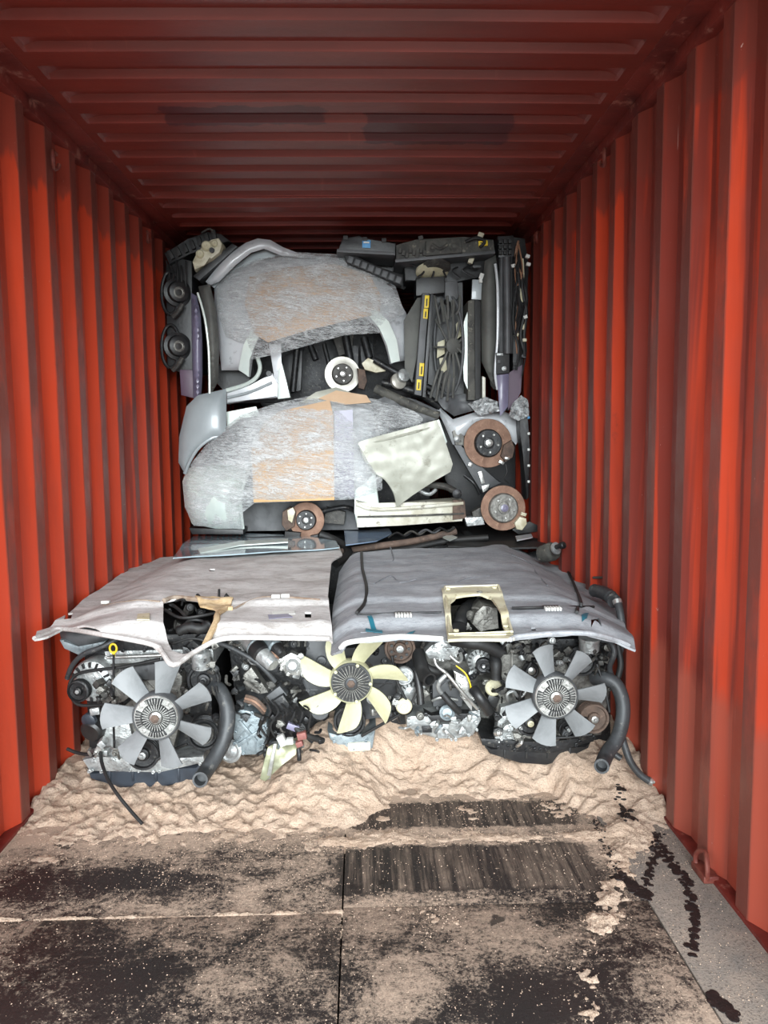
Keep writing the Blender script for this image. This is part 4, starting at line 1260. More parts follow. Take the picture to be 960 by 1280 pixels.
flat_sheet('torn_flap', [(244, 750), (292, 752), (284, 760), (275, 766), (266, 760), (250, 757)], lambda x, y: zl(x, y) + .012 + .008 * nz(x, y, 0, 20), .014, .008, 'torn_foam', parent=lining)
flat_sheet('mirror_pad', [(172, 767), (187, 766), (187, 774), (171, 774)], lambda x, y: zl(x, y) + .006, .02, .004, 'cream_plastic', parent=lining)
flat_sheet('part_label', [(335, 768), (360, 767), (366, 771), (336, 773)], lambda x, y: zl(x, y) + .004, .02, .002, 'lavender_paint', parent=lining)
flat_sheet('part_label', [(340, 764), (368, 763), (369, 767), (341, 768)], lambda x, y: zl(x, y) + .004, .02, .002, 'white_label', parent=lining)
for px, py in ((132, 755), (357, 753), (345, 754)):
    bm = bmesh.new(); b_box(bm, on_surface(px, py, zl) + Vector((0, 0, .008)), (.035, .02, .014), None, .004); add('visor_clip', bm, 'white_label', lining)

def zr(x, y):                                   # grey lining
    z = .754 + .006 * nz(x, y, 3, 1.6) + .006 * nz(x, y, 1, 6) + .003 * nz(x, y * .5, 2, 14)
    f = y - 2.78
    z += .012 * smooth01((f - .30) / .04)
    if f < .06: z -= .030 * (1 - f / .06) if f > 0 else .030
    if x > .74: z -= .075 * min(1.6, ((x - .74) / .22) ** 1.4)
    if x < -.02: z -= .05 * min(1.6, ((-.02 - x) / .09) ** 1.6)
    return z
out_r = [(413, 818), (414, 800), (416, 760), (424, 715), (438, 695), (458, 690), (520, 685), (600, 684), (676, 686), (705, 700), (712, 704), (738, 716), (752, 735), (764, 752), (775, 768), (790, 793), (795, 806), (786, 809),
         (770, 800), (740, 794), (700, 793), (650, 797), (634, 800), (630, 795), (560, 796), (555, 800), (500, 797), (460, 801), (432, 805), (426, 814)]
hole_r = [(556, 740), (622, 738), (636, 794), (564, 796)]
hl2 = [(452, 782), (459, 781), (458, 790), (450, 790)]
hl3 = [(739, 773), (748, 772), (752, 781), (744, 784), (739, 779)]
hl4 = [(664, 784), (670, 784), (670, 788), (664, 788)]
glin = flat_sheet('roof_lining', out_r, zr, .022, .008, 'lining_grey', 'grey felt car roof lining with a cream-framed opening, over the right engines', 'roof lining', holes=(hole_r, hl2, hl3, hl4))
edge_on(glin, 'front_rim', [(426, 812), (434, 805), (460, 801), (500, 797), (553, 800)], zr, .009, 'white_label', .004)
edge_on(glin, 'front_rim', [(638, 801), (650, 797), (700, 793), (740, 794), (770, 800), (787, 808)], zr, .009, 'lining_grey', .004)
edge_on(glin, 'seam_cord', [(687, 694), (702, 704), (712, 720), (720, 738), (726, 754), (726, 760)], zr, .007, 'black_rubber', .007)
edge_on(glin, 'seam_cord', [(452, 692), (453, 712), (458, 735), (456, 755), (446, 768)], zr, .007, 'black_rubber', .007)
edge_on(glin, 'seam_cord', [(640, 762), (680, 761), (742, 760)], zr, .006, 'black_rubber', .005)
edge_on(glin, 'seam_cord', [(446, 769), (470, 768), (552, 766)], zr, .004, 'dark_steel', .002)
edge_on(glin, 'seam_cord', [(722, 762), (721, 768)], zr, .007, 'black_rubber', .007, sm=1)
for pts in ([(640, 694), (662, 704), (670, 716), (684, 732)], [(488, 684), (492, 698), (490, 702)], [(468, 730), (488, 720), (500, 728), (520, 724)], [(570, 728), (590, 722), (612, 720)]):
    edge_on(glin, 'crease_shade_line', pts, zr, .004, 'crease_shade', -.001)
for px in (504, 690):
    p = on_surface(px, 770, zr)
    bm = bmesh.new(); b_box(bm, p + Vector((0, .02, .004)), (.062, .03, .012), None, .003); add('clip_slot', bm, 'black_plastic', glin)
    for k in range(6):
        bm = bmesh.new(); b_box(bm, p + Vector((-.026 + k * .0105, -.008, .006)), (.008, .034, .012), None, .002); add('clip_tooth', bm, 'white_label', glin)
for poly in ([(459, 770), (464, 769), (473, 780), (467, 781)], [(457, 776), (478, 776), (478, 780), (457, 779)], [(513, 778), (519, 777), (516, 791), (508, 792)], [(727, 768), (736, 766), (734, 772), (728, 773)]):
    flat_sheet('tape', poly, lambda x, y: zr(x, y) + .004, .02, .002, 'teal_tape', parent=glin)
# cream frame round the sunroof opening
frame_out = [(552, 735), (625, 733), (643, 797), (560, 799)]
frame_in = [(563, 752), (570, 747), (600, 745), (614, 747), (621, 756), (634, 794), (568, 795), (563, 768)]
fr = flat_sheet('opening_frame', frame_out, lambda x, y: zr(x, y) + .010, .016, .010, 'cream_plastic', parent=glin, holes=(frame_in,))
edge_on(glin, 'frame_bead', [(556, 738), (623, 736), (640, 795), (562, 797), (556, 738)], zr, .005, 'cream_plastic', .014, sm=1)
edge_on(glin, 'front_bar', [(563, 797), (637, 795)], zr, .006, 'cream_plastic', .004, sm=1)
for px, py in ((560, 741), (618, 739), (570, 794), (632, 788)):
    bm = bmesh.new(); b_cyl(bm, on_surface(px, py, zr) + Vector((0, 0, .012)), (0, 0, 1), .010, .008, 12); add('frame_boss', bm, 'cream_plastic', glin)

# things by the right wall beside the linings
o = thing('shock_absorber', 'dark shock absorber end poking up beside the right wall', 'car part', W(690, 696, 4.35))
spin('body', 688, 690, 4.36, [(11, -14), (12, -4), (12, 4), (10, 8), (6, 9)], 'dusty_plastic', o, (.45, -.6, .25), 18)
spin('collar', 693, 686, 4.27, [(7, 0), (8, 2), (8, 4), (5, 5)], 'alloy', o, (.45, -.6, .25), 16)
spin('rod', 695, 684, 4.25, [(3, 0), (3, 8), (4.5, 8), (4.5, 13), (3.5, 14), (0, 14)], 'dark_steel', o, (.45, -.6, .25), 12)
o = thing('bellows_boot', 'ribbed rubber boot and grey hose end poking out beside grey lining', 'hose', W(770, 790, 3.2))
pipe('boot', [(742, 738, 3.50), (752, 740, 3.42), (762, 745, 3.34), (768, 752, 3.28)], 8.5, 'hose_rubber', o, 14, rfun=lambda t, s: 1.0 if s % 2 else .82, smooth=5)
pipe('hose', [(772, 752, 3.22), (776, 770, 3.18), (778, 795, 3.16), (774, 815, 3.16)], 5, 'hose_rubber', o, 10)
pipe('hose_clip', [(771, 750, 3.225), (772.5, 755, 3.215)], 6, 'bright_steel', o, 12)
pipe('rod', [(742, 722, 3.75), (756, 722, 3.62)], 1.6, 'dusty_plastic', o, 8)

# ------------------------------------------------------------------ engine builders
def cast(name, poly, Y, depth, mat, parent, bevel=.008, bosses=8, ribs=3, seed=1):
    """rough casting: bevelled outline with ribs and bolt bosses standing proud of its face"""
    r = random.Random(seed)
    bm = bmesh.new()
    b_prism(bm, PW(poly, Y), (0, depth, 0), bevel)
    x0 = min(p[0] for p in poly); x1 = max(p[0] for p in poly); y0 = min(p[1] for p in poly); y1 = max(p[1] for p in poly)
    s = S(Y)
    n = tries = 0
    while n < bosses and tries < 200:
        tries += 1
        x, y = r.uniform(x0, x1), r.uniform(y0, y1)
        if not inpoly(x, y, poly) or segdist(x, y, poly) > 6: continue
        rr = r.uniform(1.4, 2.6) * s
        c = W(x, y, Y + .004)
        b_lathe(bm, c, (0, -1, 0), [(rr, 0), (rr, .012), (rr * .6, .013), (rr * .55, .020), (0, .020)], 8)
        n += 1
    n = tries = 0
    while n < ribs and tries < 80:
        tries += 1
        x, y = r.uniform(x0, x1), r.uniform(y0, y1)
        a = r.choice((0, PI / 2, PI / 4, -PI / 4, .3))
        L = r.uniform(.2, .5) * min(x1 - x0, y1 - y0)
        e = (x + math.cos(a) * L, y + math.sin(a) * L)
        if not (inpoly(x, y, poly) and inpoly(e[0], e[1], poly)): continue
        b_tube(bm, [W(x, y, Y + .002), W(e[0], e[1], Y + .002)], 1.6 * s, 6, 1)
        n += 1
    return add(name, bm, mat, parent)

def pulley(parent, px, py, r, Y, mat='dark_steel', hub='alloy', name='pulley', deep=.035, axis=(0, -1, 0), grooves=3):
    s = S(Y)
    R = r * s
    prof = [(R * .3, -deep)]
    for k in range(grooves):
        d = -deep + deep * k / grooves
        prof += [(R, d), (R, d + deep / grooves * .4), (R * .9, d + deep / grooves * .6), (R * .9, d + deep / grooves * .8)]
    prof += [(R, -.004), (R * .97, 0), (R * .84, 0), (R * .78, -.010), (R * .42, -.012), (R * .38, 0), (R * .30, .002), (0, .002)]
    bm = bmesh.new()
    c = W(px, py, Y)
    b_lathe(bm, c, axis, prof, 28)
    o = add(name, bm, mat, parent)
    bm = bmesh.new()
    b_lathe(bm, c + Vector(axis).normalized() * .002, axis, [(R * .24, 0), (R * .24, .008), (R * .17, .010), (R * .12, .010), (R * .10, .016), (0, .016)], 12)
    add('bolt', bm, hub, o)
    return o

def alternator(parent, px, py, r, Y, axis=(0, -1, 0), pr=.55, off=(0, 0), mat='alloy'):
    s = S(Y)
    R = r * s
    c = W(px, py, Y)
    a, u, v = frame(axis)
    bm = bmesh.new()
    b_lathe(bm, c - a * .10, a, [(R * .9, 0), (R, .01), (R, .075), (R * .93, .09), (R * .62, .10), (R * .55, .095), (R * .3, .10), (0, .10)], 28)
    o = add('alternator', bm, mat, parent)
    slot = bmesh.new()
    for k in range(16):
        q = 2 * PI * k / 16
        dv = u * math.cos(q) + v * math.sin(q)
        M = Matrix((dv, a, a.cross(dv))).transposed()
        b_box(slot, c - a * .004 + dv * R * .80, (R * .22, .014, R * .10), M, 0)
    tag(add('vent_slots', slot, 'black_plastic', o), kind='stuff')
    for q in (.9, 3.6):
        dv = u * math.cos(q) + v * math.sin(q)
        bm = bmesh.new()
        b_cyl(bm, c + dv * R * 1.12 - a * .03, a, R * .17, .03, 10)
        b_box(bm, c + dv * R * .98 - a * .02, (R * .22, .022, R * .22), None, .003)
        add('mount_lug', bm, mat, o)
    c2 = W(px + off[0], py + off[1], Y)
    bm = bmesh.new()
    P = R * pr
    b_lathe(bm, c2, a, [(P * .6, -.01), (P * .9, 0), (P, .004), (P * .93, .010), (P, .016), (P * .93, .022), (P, .028), (P, .034), (P * .86, .036), (P * .8, .028), (P * .4, .026), (P * .36, .038), (P * .2, .040), (0, .036)], 26)
    add('pulley', bm, 'dark_steel', o)
    bm = bmesh.new()
    b_cyl(bm, c2 + a * .034, a, P * .2, .008, 8)
    add('pulley_nut', bm, 'alloy', o)
    return o

def fan(parent, px, py, Y, hub, tip, n, rot, mblade, style, mclutch):
    """cooling fan: moulded blades on a ring round a finned viscous clutch"""
    s = S(Y)
    c = W(px, py, Y)
    e = bpy.data.objects.new('cooling_fan', None)
    COL.objects.link(e)
    e.parent = parent
    e.location = c - WL[parent.name]
    WL[e.name] = c
    H, T = hub * s, tip * s
    # blade, drawn pointing up in its own axes (x right, z up, y depth)
    bm = bmesh.new()
    rows = []
    N = 7
    for i in range(N + 1):
        t = i / N
        rr = H * .96 + (T - H * .96) * t
        if style == 'paddle':
            wd = (.62 + .42 * t ** 1.1) * H * 1.05
            sw = -.05 * H * t
            tw = R_(34 - 14 * t)
            cut = .0
        else:
            wd = (.74 + .36 * math.sin(t * 2.2)) * H
            sw = .50 * H * t ** 1.6
            tw = R_(32 - 12 * t)
            cut = .10
        row = []
        for j in range(6):
            q = j / 5 - .5
            x = q * wd
            zz = rr + (-.10 * H * abs(q) * 2 * t if style == 'paddle' else (.30 * H * q * t))
            if i == N and j in (0, 5): zz -= .05 * H
            row.append(Vector((sw + x * math.cos(tw), x * math.sin(tw) + .10 * H * (q * q) * 2, zz)))
        rows.append(row)
    th = .0035
    A = [[bm.verts.new(p - Vector((0, th, 0))) for p in r] for r in rows]
    B = [[bm.verts.new(p + Vector((0, th, 0))) for p in r] for r in rows]
    for i in range(N):
        for j in range(5):
            bm.faces.new((A[i][j], A[i][j + 1], A[i + 1][j + 1], A[i + 1][j]))
            bm.faces.new((B[i][j], B[i + 1][j], B[i + 1][j + 1], B[i][j + 1]))
    for i in range(N):
        for j, fl in ((0, 0), (5, 1)):
            q = (A[i][j], A[i + 1][j], B[i + 1][j], B[i][j])
            bm.faces.new(q if not fl else q[::-1])
    for i, fl in ((0, 1), (N, 0)):
        for j in range(5):
            q = (A[i][j], A[i][j + 1], B[i][j + 1], B[i][j])
            bm.faces.new(q if not fl else q[::-1])
    first = add('fan_blade', bm, mblade, e, origin=(0, 0, 0))
    first.location = (0, 0, 0)
    for k in range(n):
        M = Matrix.Rotation(R_(rot + 360.0 * k / n), 4, 'Y')
        if k == 0: first.matrix_local = M
        else: inst(first, e, M)
    bm = bmesh.new()
    b_lathe(bm, c + Vector((0, .03, 0)), (0, -1, 0), [(H * .94, 0), (H * 1.02, .002), (H * 1.02, .050), (H * .99, .054), (H * .95, .050), (H * .94, .030)], 40)
    add('fan_ring', bm, mblade if style != 'paddle' else 'grey_plastic', e)
    bm = bmesh.new()
    K = H * .945
    b_lathe(bm, c + Vector((0, .02, 0)), (0, -1, 0), [(K, 0), (K, .042), (K * .95, .046), (K * .66, .046), (K * .62, .034), (K * .30, .034), (K * .28, .052), (K * .20, .056), (0, .056)], 40)
    add('viscous_clutch', bm, mclutch, e)
    bm = bmesh.new()
    b_lathe(bm, c + Vector((0, -.034, 0)), (0, -1, 0), [(K * .20, 0), (K * .20, .008), (K * .13, .010), (0, .010)], 6)
    add('clutch_bolt', bm, 'rust_dark', e)
    bm = bmesh.new()
    b_lathe(bm, c + Vector((0, -.005, 0)), (0, -1, 0), [(K * (.63 if style == 'paddle' else .93), 0), (K * (.63 if style == 'paddle' else .93), .012 if style == 'paddle' else .023), (K * .30, .012 if style == 'paddle' else .023)], 36)
    add('fin_shade', bm, 'black_plastic', e)  # black ring under the fins, painting the shade of their gaps
    fins = bmesh.new()
    nf = 30
    for k in range(nf):
        q = 2 * PI * k / nf
        dv = Vector((math.cos(q), 0, math.sin(q)))
        lo, hi = (.32, .62) if style == 'paddle' else (.34, .92)
        M = Matrix((dv, Vector((0, 1, 0)), dv.cross(Vector((0, 1, 0))))).transposed()
        b_box(fins, c + dv * K * (lo + hi) / 2 + Vector((0, -.018 if style == 'paddle' else -.028, 0)), (K * (hi - lo), .022, K * .034), M, 0)
    tag(add('cooling_fins', fins, 'bright_steel' if style == 'paddle' else 'grimy_alloy', e), kind='stuff')
    if style == 'paddle':
        # four finned windows between the mounting ears, recess shade made as black plates
        for k in range(4):
            a0 = R_(90 * k - 4)
            shade_plate = bmesh.new()
            m = 9
            pin = [c + Vector((math.sin(a0 + R_(-27 + 54 * i / m)), 0, math.cos(a0 + R_(-27 + 54 * i / m)))) * K * .62 + Vector((0, -.0275, 0)) for i in range(m + 1)]
            pout = [c + Vector((math.sin(a0 + R_(-28 + 56 * i / m)), 0, math.cos(a0 + R_(-28 + 56 * i / m)))) * K * .92 + Vector((0, -.0275, 0)) for i in range(m + 1)]
            b_prism(shade_plate, pin + pout[::-1], (0, .006, 0), 0)
            add('window_shade', shade_plate, 'black_plastic', e)
            ff = bmesh.new()
            for i in range(6):
                q = a0 + R_(-22 + 44 * i / 5)
                dv = Vector((math.sin(q), 0, math.cos(q)))
                M = Matrix((dv, Vector((0, 1, 0)), dv.cross(Vector((0, 1, 0))))).transposed()
                b_box(ff, c + dv * K * .78 + Vector((0, -.029, 0)), (K * .24, .012, K * .028), M, 0)
            tag(add('window_fins', ff, 'bright_steel', e), kind='stuff')
        for k in range(4):
            a0 = R_(90 * k + 41)
            bm = bmesh.new()
            b_cyl(bm, c + Vector((math.sin(a0), 0, math.cos(a0))) * K * .82 + Vector((0, -.024, 0)), (0, -1, 0), K * .07, .012, 8)
            add('clutch_screw', bm, 'bright_steel', e)
    else:
        for k in range(5):
            a0 = R_(72 * k + 20)
            bm = bmesh.new()
            b_cyl(bm, c + Vector((math.sin(a0), 0, math.cos(a0))) * K * .96 + Vector((0, -.024, 0)), (0, -1, 0), K * .09, .014, 8)
            add('clutch_screw', bm, mblade, e)
    return e

def oil_pan(parent, rim, pan, Y, mrim, mpan, depth=.5):
    cast('pan_flange', rim, Y, depth, mrim, parent, .006, 16, 0, 3)
    bm = bmesh.new()
    b_prism(bm, PW(pan, Y + .01), (0, depth * .9, 0), .014)
    o = add('oil_pan', bm, mpan, parent)
    x0 = min(p[0] for p in pan); x1 = max(p[0] for p in pan)
    y0 = min(p[1] for p in pan); y1 = max(p[1] for p in pan)
    for k in range(1, 5):
        x = x0 + (x1 - x0) * k / 5
        slab('pressed_rib', x, (y0 + y1) / 2 - 1, Y + .004, 3, (y1 - y0) * .55, .02, mpan, o, 0, .003)
    return o

CL_M = ('dark_steel', 'dark_steel', 'grimy_alloy', 'grimy_alloy', 'black_plastic', 'black_rubber', 'alloy', 'cast_iron', 'cast_iron', 'hose_rubber')
def clutter(parent, x0, y0, x1, y1, Y, n, seed, mats=CL_M, big=1.0):
    """small brackets, pipes, plugs and unions crowding the casting"""
    r = random.Random(seed)
    for k in range(n):
        x, y = r.uniform(x0, x1), r.uniform(y0, y1)
        m = r.choice(mats)
        yy = Y - r.uniform(0, .06)
        kind = r.random()
        if kind < .34:
            a = r.uniform(0, 2 * PI); L = r.uniform(6, 15) * big
            pipe('pipe', [(x, y, yy), (x + math.cos(a) * L * .5 + r.uniform(-3, 3), y + math.sin(a) * L * .5 + r.uniform(-3, 3), yy - .02), (x + math.cos(a) * L, y + math.sin(a) * L, yy + .01)], r.uniform(1.0, 2.6) * big, m, parent, 8, smooth=3)
        elif kind < .58:
            w_, h_ = r.uniform(4, 11) * big, r.uniform(4, 10) * big
            slab('bracket', x, y, yy, w_, h_, r.uniform(.02, .06), m, parent, r.uniform(-50, 50), .004, r.uniform(-25, 25))
        elif kind < .84:
            rr = r.uniform(2.5, 5.5) * big
            spin('union', x, y, yy, [(rr, -6), (rr, 0), (rr * .85, 1.2), (rr * .6, 1.4), (rr * .55, 4), (rr * .35, 4.4), (0, 4)], m, parent, (r.uniform(-.7, .7), -1, r.uniform(-.6, .6)), 12)
        else:
            a = r.uniform(0, PI); L = 7 * big
            poly = [(x + math.cos(a + q) * L * f, y + math.sin(a + q) * L * f) for q, f in ((0, 1), (.8, .5), (2.2, .9), (3.4, .6), (4.6, 1), (5.5, .6))]
            cast('bracket', poly, yy, .02, m, parent, .003, 2, 0, k)

EY = 3.12
# ------------------------------------------------------------------ engine at the left with grey paddle fan
t = thing('engine', 'leftmost engine with grey seven-blade fan and yellow-ringed dipstick', 'engine', W(180, 986, 3.30))
bm = bmesh.new(); b_prism(bm, PW([(104, 812), (262, 806), (268, 955), (112, 958)], EY + .04), (0, .80, 0), .012); add('engine_block', bm, 'dark_steel', t)
cast('head_cover', [(136, 794), (262, 792), (264, 812), (130, 815)], EY - .02, .72, 'dark_steel', t, .01, 8, 2, 2)
slab('part_label', 189, 801, EY - .024, 22, 7, .01, 'white_label', t, 0, .001)
for k in range(8): slab('bar_code', 180.5 + k * 2.3, 801, EY - .027, 1.0, 5, .006, 'sticker_ink', t, 0, .0002)
cast('cylinder_head', [(130, 814), (266, 810), (268, 830), (134, 834)], EY - .01, .70, 'alloy', t, .008, 12, 4, 5)
pipe('coolant_rail', [(134, 822, EY - .04), (180, 820, EY - .045), (225, 818, EY - .04)], 2.2, 'bright_steel', t)
cast('timing_cover', [(128, 832), (214, 828), (228, 846), (226, 900), (214, 948), (134, 952), (126, 900)], EY - .03, .08, 'grimy_alloy', t, .012, 12, 5, 6)
cast('timing_cover', [(148, 836), (206, 828), (214, 846), (196, 850), (160, 852)], EY - .06, .05, 'grey_plastic', t, .010, 3, 1, 7)
panel('intake_box', [(74, 789), (116, 783), (151, 787), (134, 802), (119, 812), (97, 816), (78, 805)], EY - .02, 'grey_plastic', t, thick=.07, dome=(110, 798, 45, 20, .02), sp=6, roll=.03, rk=3)
block('intake_flange', [(74, 800), (80, 800), (98, 810), (120, 806), (134, 800), (121, 814), (98, 819), (80, 811)], EY - .04, .04, 'alloy_blue', t, .006)
alternator(t, 113, 853, 28, EY - .06, (-.10, -1, 0), .5, (-11, 8))
pipe('drive_belt', [(92, 876, 3.045), (86, 862, 3.04), (92, 846, 3.04), (110, 839, 3.03), (150, 834, 3.02), (200, 824, 3.02)], 2.1, 'black_rubber', t, 8)
pipe('drive_belt', [(92, 876, 3.045), (104, 882, 3.03), (150, 880, 3.0)], 2.1, 'black_rubber', t, 8)
pipe('breather_hose', [(84, 848, 3.07), (90, 832, 3.05), (104, 818, 3.03), (124, 810, 3.02), (144, 800, 3.03), (156, 788, 3.08)], 3.2, 'hose_rubber', t, 10)
pipe('dipstick_tube', [(142, 818, 3.00), (142, 850, 3.0), (142, 900, 3.01), (143, 938, 3.03)], 1.5, 'dark_steel', t, 8)
bm = bmesh.new()
cc = W(141.5, 810.5, 3.0)
b_tube(bm, [cc + Vector((math.cos(k * PI / 6) * .013, 0, math.sin(k * PI / 6) * .017)) for k in range(13)], .0042, 8, 2)
add('dipstick_ring', bm, 'yellow_plastic', t)
slab('dipstick_stem', 141.8, 818, 3.0, 3.4, 8, .01, 'yellow_plastic', t)
spin('oil_filter', 117, 911, 3.06, [(14, -12), (15, -8), (15, 6), (12, 9), (0, 9)], 'black_plastic', t, (-.25, -1, -.35), 20)
mk('filter_blue', (56, 62, 70), (42, 46, 52), scale=8, rough=.35)
spin('filter_cap', 112, 900, 3.04, [(10, -2), (10, 3), (7, 5), (0, 5)], 'filter_blue', t, (-.25, -1, -.2), 16)
cast('front_housing', [(128, 900), (160, 898), (168, 930), (160, 948), (128, 948)], EY - .055, .05, 'alloy', t, .010, 8, 3, 12)
pulley(t, 254, 851, 21, 3.03, 'dark_steel', 'black_plastic', deep=.03)
spin('belt_idler', 165, 855, 3.03, [(12, -6), (13, 0), (12, 2), (8, 2.5), (7, 1), (0, 1)], 'alloy', t, (0, -1, 0), 20)
pulley(t, 254, 919, 21, 3.01, 'dark_steel', 'alloy', grooves=4, deep=.05)
pulley(t, 254, 919, 13, 2.99, 'cast_iron', 'alloy', grooves=2, deep=.02)
pulley(t, 178, 944, 21, 2.99, 'dark_steel', 'alloy', name='crank_pulley', grooves=4, deep=.06)
pipe('drive_belt', [(234, 930, 2.985), (215, 938, 2.985), (196, 950, 2.98)], 1.8, 'black_rubber', t, 8)
pipe('drive_belt', [(274, 915, 2.985), (276, 888, 2.99), (270, 858, 3.0)], 1.8, 'black_rubber', t, 8)
fan(t, 197, 894, 2.86, 30, 73, 7, 14, 'grey_plastic_light' if 'grey_plastic_light' in MATS else mk('grey_plastic_light', (126, 128, 129), (106, 108, 109), scale=8, rough=.5), 'paddle', 'bright_steel')
slab('bracket_ear', 118, 890, 2.93, 12, 9, .015, 'alloy', t, -8)
oil_pan(t, [(103, 950), (128, 944), (180, 952), (254, 944), (256, 953), (200, 966), (112, 964)], [(108, 962), (150, 968), (200, 966), (252, 954), (247, 969), (238, 978), (196, 985), (150, 986), (113, 974)], EY - .07, 'alloy', 'filter_blue', .55)
pipe('radiator_hose', [(262, 858, 3.08), (274, 862, 3.03), (283, 880, 3.0), (285, 900, 2.98), (280, 925, 2.96), (268, 948, 2.92), (256, 966, 2.87), (250, 975, 2.80)], 9.3, 'hose_rubber', t, 14, True)
spin('vacuum_canister', 252, 834, 3.02, [(12, 0), (12, 15), (13, 16), (13, 19), (10, 22), (0, 22)], 'lamp_cream' if False else 'alloy', t, (0, -.15, 1), 20)
pipe('vacuum_hose', [(255, 802, 3.05), (280, 806, 3.02), (312, 822, 3.0), (330, 836, 2.99), (344, 852, 3.0)], 3.0, 'hose_rubber', t, 10, True)
pipe('loose_cable', [(84, 936, 3.1), (100, 942, 3.08), (128, 944, 3.03)], 2.2, 'black_rubber', t, 8)
pipe('loose_cable', [(126, 935, 3.02), (127, 952, 2.98), (134, 972, 2.92), (146, 992, 2.86), (162, 1012, 2.82), (178, 1030, 2.78)], 2.2, 'black_rubber', t, 8)
clutter(t, 205, 806, 268, 840, 3.04, 26, 11)
clutter(t, 120, 835, 160, 900, 3.05, 14, 12)
clutter(t, 215, 850, 285, 905, 3.06, 16, 13)
clutter(t, 108, 930, 160, 950, 3.03, 10, 14, ('alloy', 'grimy_alloy', 'bright_steel'))
clutter(t, 210, 750, 285, 790, 3.2, 26, 15, ('black_rubber', 'black_plastic', 'dark_steel', 'cast_iron'), 1.2)
for pts in ([(206, 762, 3.1), (225, 772, 3.05), (250, 770, 3.05), (278, 764, 3.1)], [(210, 752, 3.2), (226, 764, 3.1), (240, 780, 3.04)], [(228, 786, 3.0), (236, 776, 3.04), (252, 776, 3.05), (262, 784, 3.0)]):
    pipe('wiring', pts, 2.0, 'black_rubber', t, 8)
pipe('breather_hose', [(222, 790, 3.0), (236, 784, 3.0), (252, 786, 3.0), (262, 780, 3.02)], 7, 'black_rubber', t, 12, rfun=lambda q, s: 1.0 if s % 2 else .85)
pipe('wiring', [(160, 796, 3.05), (205, 806, 3.03), (240, 798, 3.03), (270, 806, 3.04)], 1.6, 'black_rubber', t, 8)

# ------------------------------------------------------------------ gearbox heap between the fans
t = thing('gearbox', 'silver-blue gearbox with starter motor between the left and cream-fan engines', 'gearbox', W(335, 950, 3.35))
bm = bmesh.new(); b_prism(bm, PW([(284, 800), (408, 800), (412, 925), (300, 935)], 3.26), (0, .70, 0), .02); add('gear_case', bm, 'dark_steel', t)
cast('bell_housing', [(289, 893), (302, 886), (322, 892), (334, 903), (334, 928), (326, 944), (300, 945), (291, 924)], 3.10, .30, 'alloy_blue', t, .014, 12, 6, 21)
block('case_rib', [(296, 930), (330, 908), (332, 912), (298, 935)], 3.09, .03, 'alloy_blue', t, .003)
block('case_rib', [(300, 900), (322, 926), (319, 929), (297, 903)], 3.092, .03, 'alloy_blue', t, .003)
spin('end_cover', 288, 939, 3.10, [(14, -4), (15, 0), (12, 2), (9, 1), (6, 3), (0, 3)], 'alloy', t, (-.2, -1, .2), 18)
def slanted(name, a, b, ra, rb, mat, seg=18, tail=()):
    bm = bmesh.new(); A = W(*a); Bp = W(*b); L = (Bp - A).length; s = S(a[2])
    b_lathe(bm, A, Bp - A, [(ra * s * .8, 0), (ra * s, .006), (rb * s, L - .006), (rb * s * .8, L), (0, L)], seg)
    return add(name, bm, mat, t)
slanted('starter_motor', (303, 790, 3.08), (325, 815, 3.00), 12, 12, 'alloy')
slanted('starter_band', (319, 808, 3.02), (328, 818, 2.99), 12.4, 12.4, 'black_plastic')
slanted('starter_label', (317, 806, 3.025), (320, 809, 3.015), 12.3, 12.3, 'teal_tape' if False else 'alloy_blue')
slanted('starter_nose', (327, 817, 3.0), (342, 832, 2.95), 11, 9, 'alloy')
slanted('solenoid', (333, 795, 3.06), (345, 809, 3.0), 9, 9, 'alloy_blue')
slanted('solenoid_cap', (344, 808, 3.01), (353, 818, 2.98), 8.5, 7, 'dark_steel')
slanted('solenoid_stud', (340, 815, 3.0), (346, 824, 2.97), 4, 4, 'rust')
cast('starter_bracket', [(288, 783), (312, 782), (318, 794), (302, 802), (290, 796)], 3.06, .08, 'alloy', t, .006, 6, 2, 23)
cast('pump_flange', [(352, 822), (364, 816), (378, 822), (381, 836), (374, 845), (360, 844), (349, 834)], 3.02, .04, 'bright_steel', t, .006, 8, 2, 24)
spin('pump_body', 366, 832, 3.02, [(9, 0), (9, 4), (6, 6), (5, 5), (0, 5)], 'alloy', t, (0, -1, .2), 18)
for q in ((350, 826), (380, 842), (376, 820)):
    spin('flange_lug', q[0], q[1], 3.01, [(4, -2), (4, 3), (2, 3.2), (1.8, 1), (0, 1)], 'bright_steel', t, seg=12)
cast('timing_cover', [(383, 800), (410, 798), (419, 822), (412, 870), (387, 872), (377, 853), (381, 822)], 3.10, .12, 'grey_plastic', t, .014, 6, 3, 25)
spin('cover_boss', 402, 826, 3.10, [(7, 0), (6, 3), (3.5, 3.5), (3, 2), (0, 2)], 'grey_plastic', t, seg=16)
cast('valve_gear', [(352, 786), (410, 786), (410, 802), (352, 806)], 3.16, .2, 'dark_steel', t, .008, 8, 3, 26)
for k in range(4):
    slab('injector', 358 + k * 13, 800, 3.12, 8, 18, .04, 'grimy_alloy', t, 0)
slab('ignition_coil', 346, 870, 3.06, 22, 16, .06, 'grey_plastic', t, -38)
slab('ignition_coil', 352, 880, 3.03, 16, 18, .05, 'dark_steel', t, -32)
spin('filler_cap', 400, 888, 3.02, [(12, -4), (12, 2), (11, 4), (0, 4)], 'grey_plastic', t, seg=20)
pipe('filler_neck', [(386, 880, 3.1), (394, 884, 3.06), (400, 888, 3.04)], 8, 'black_plastic', t)
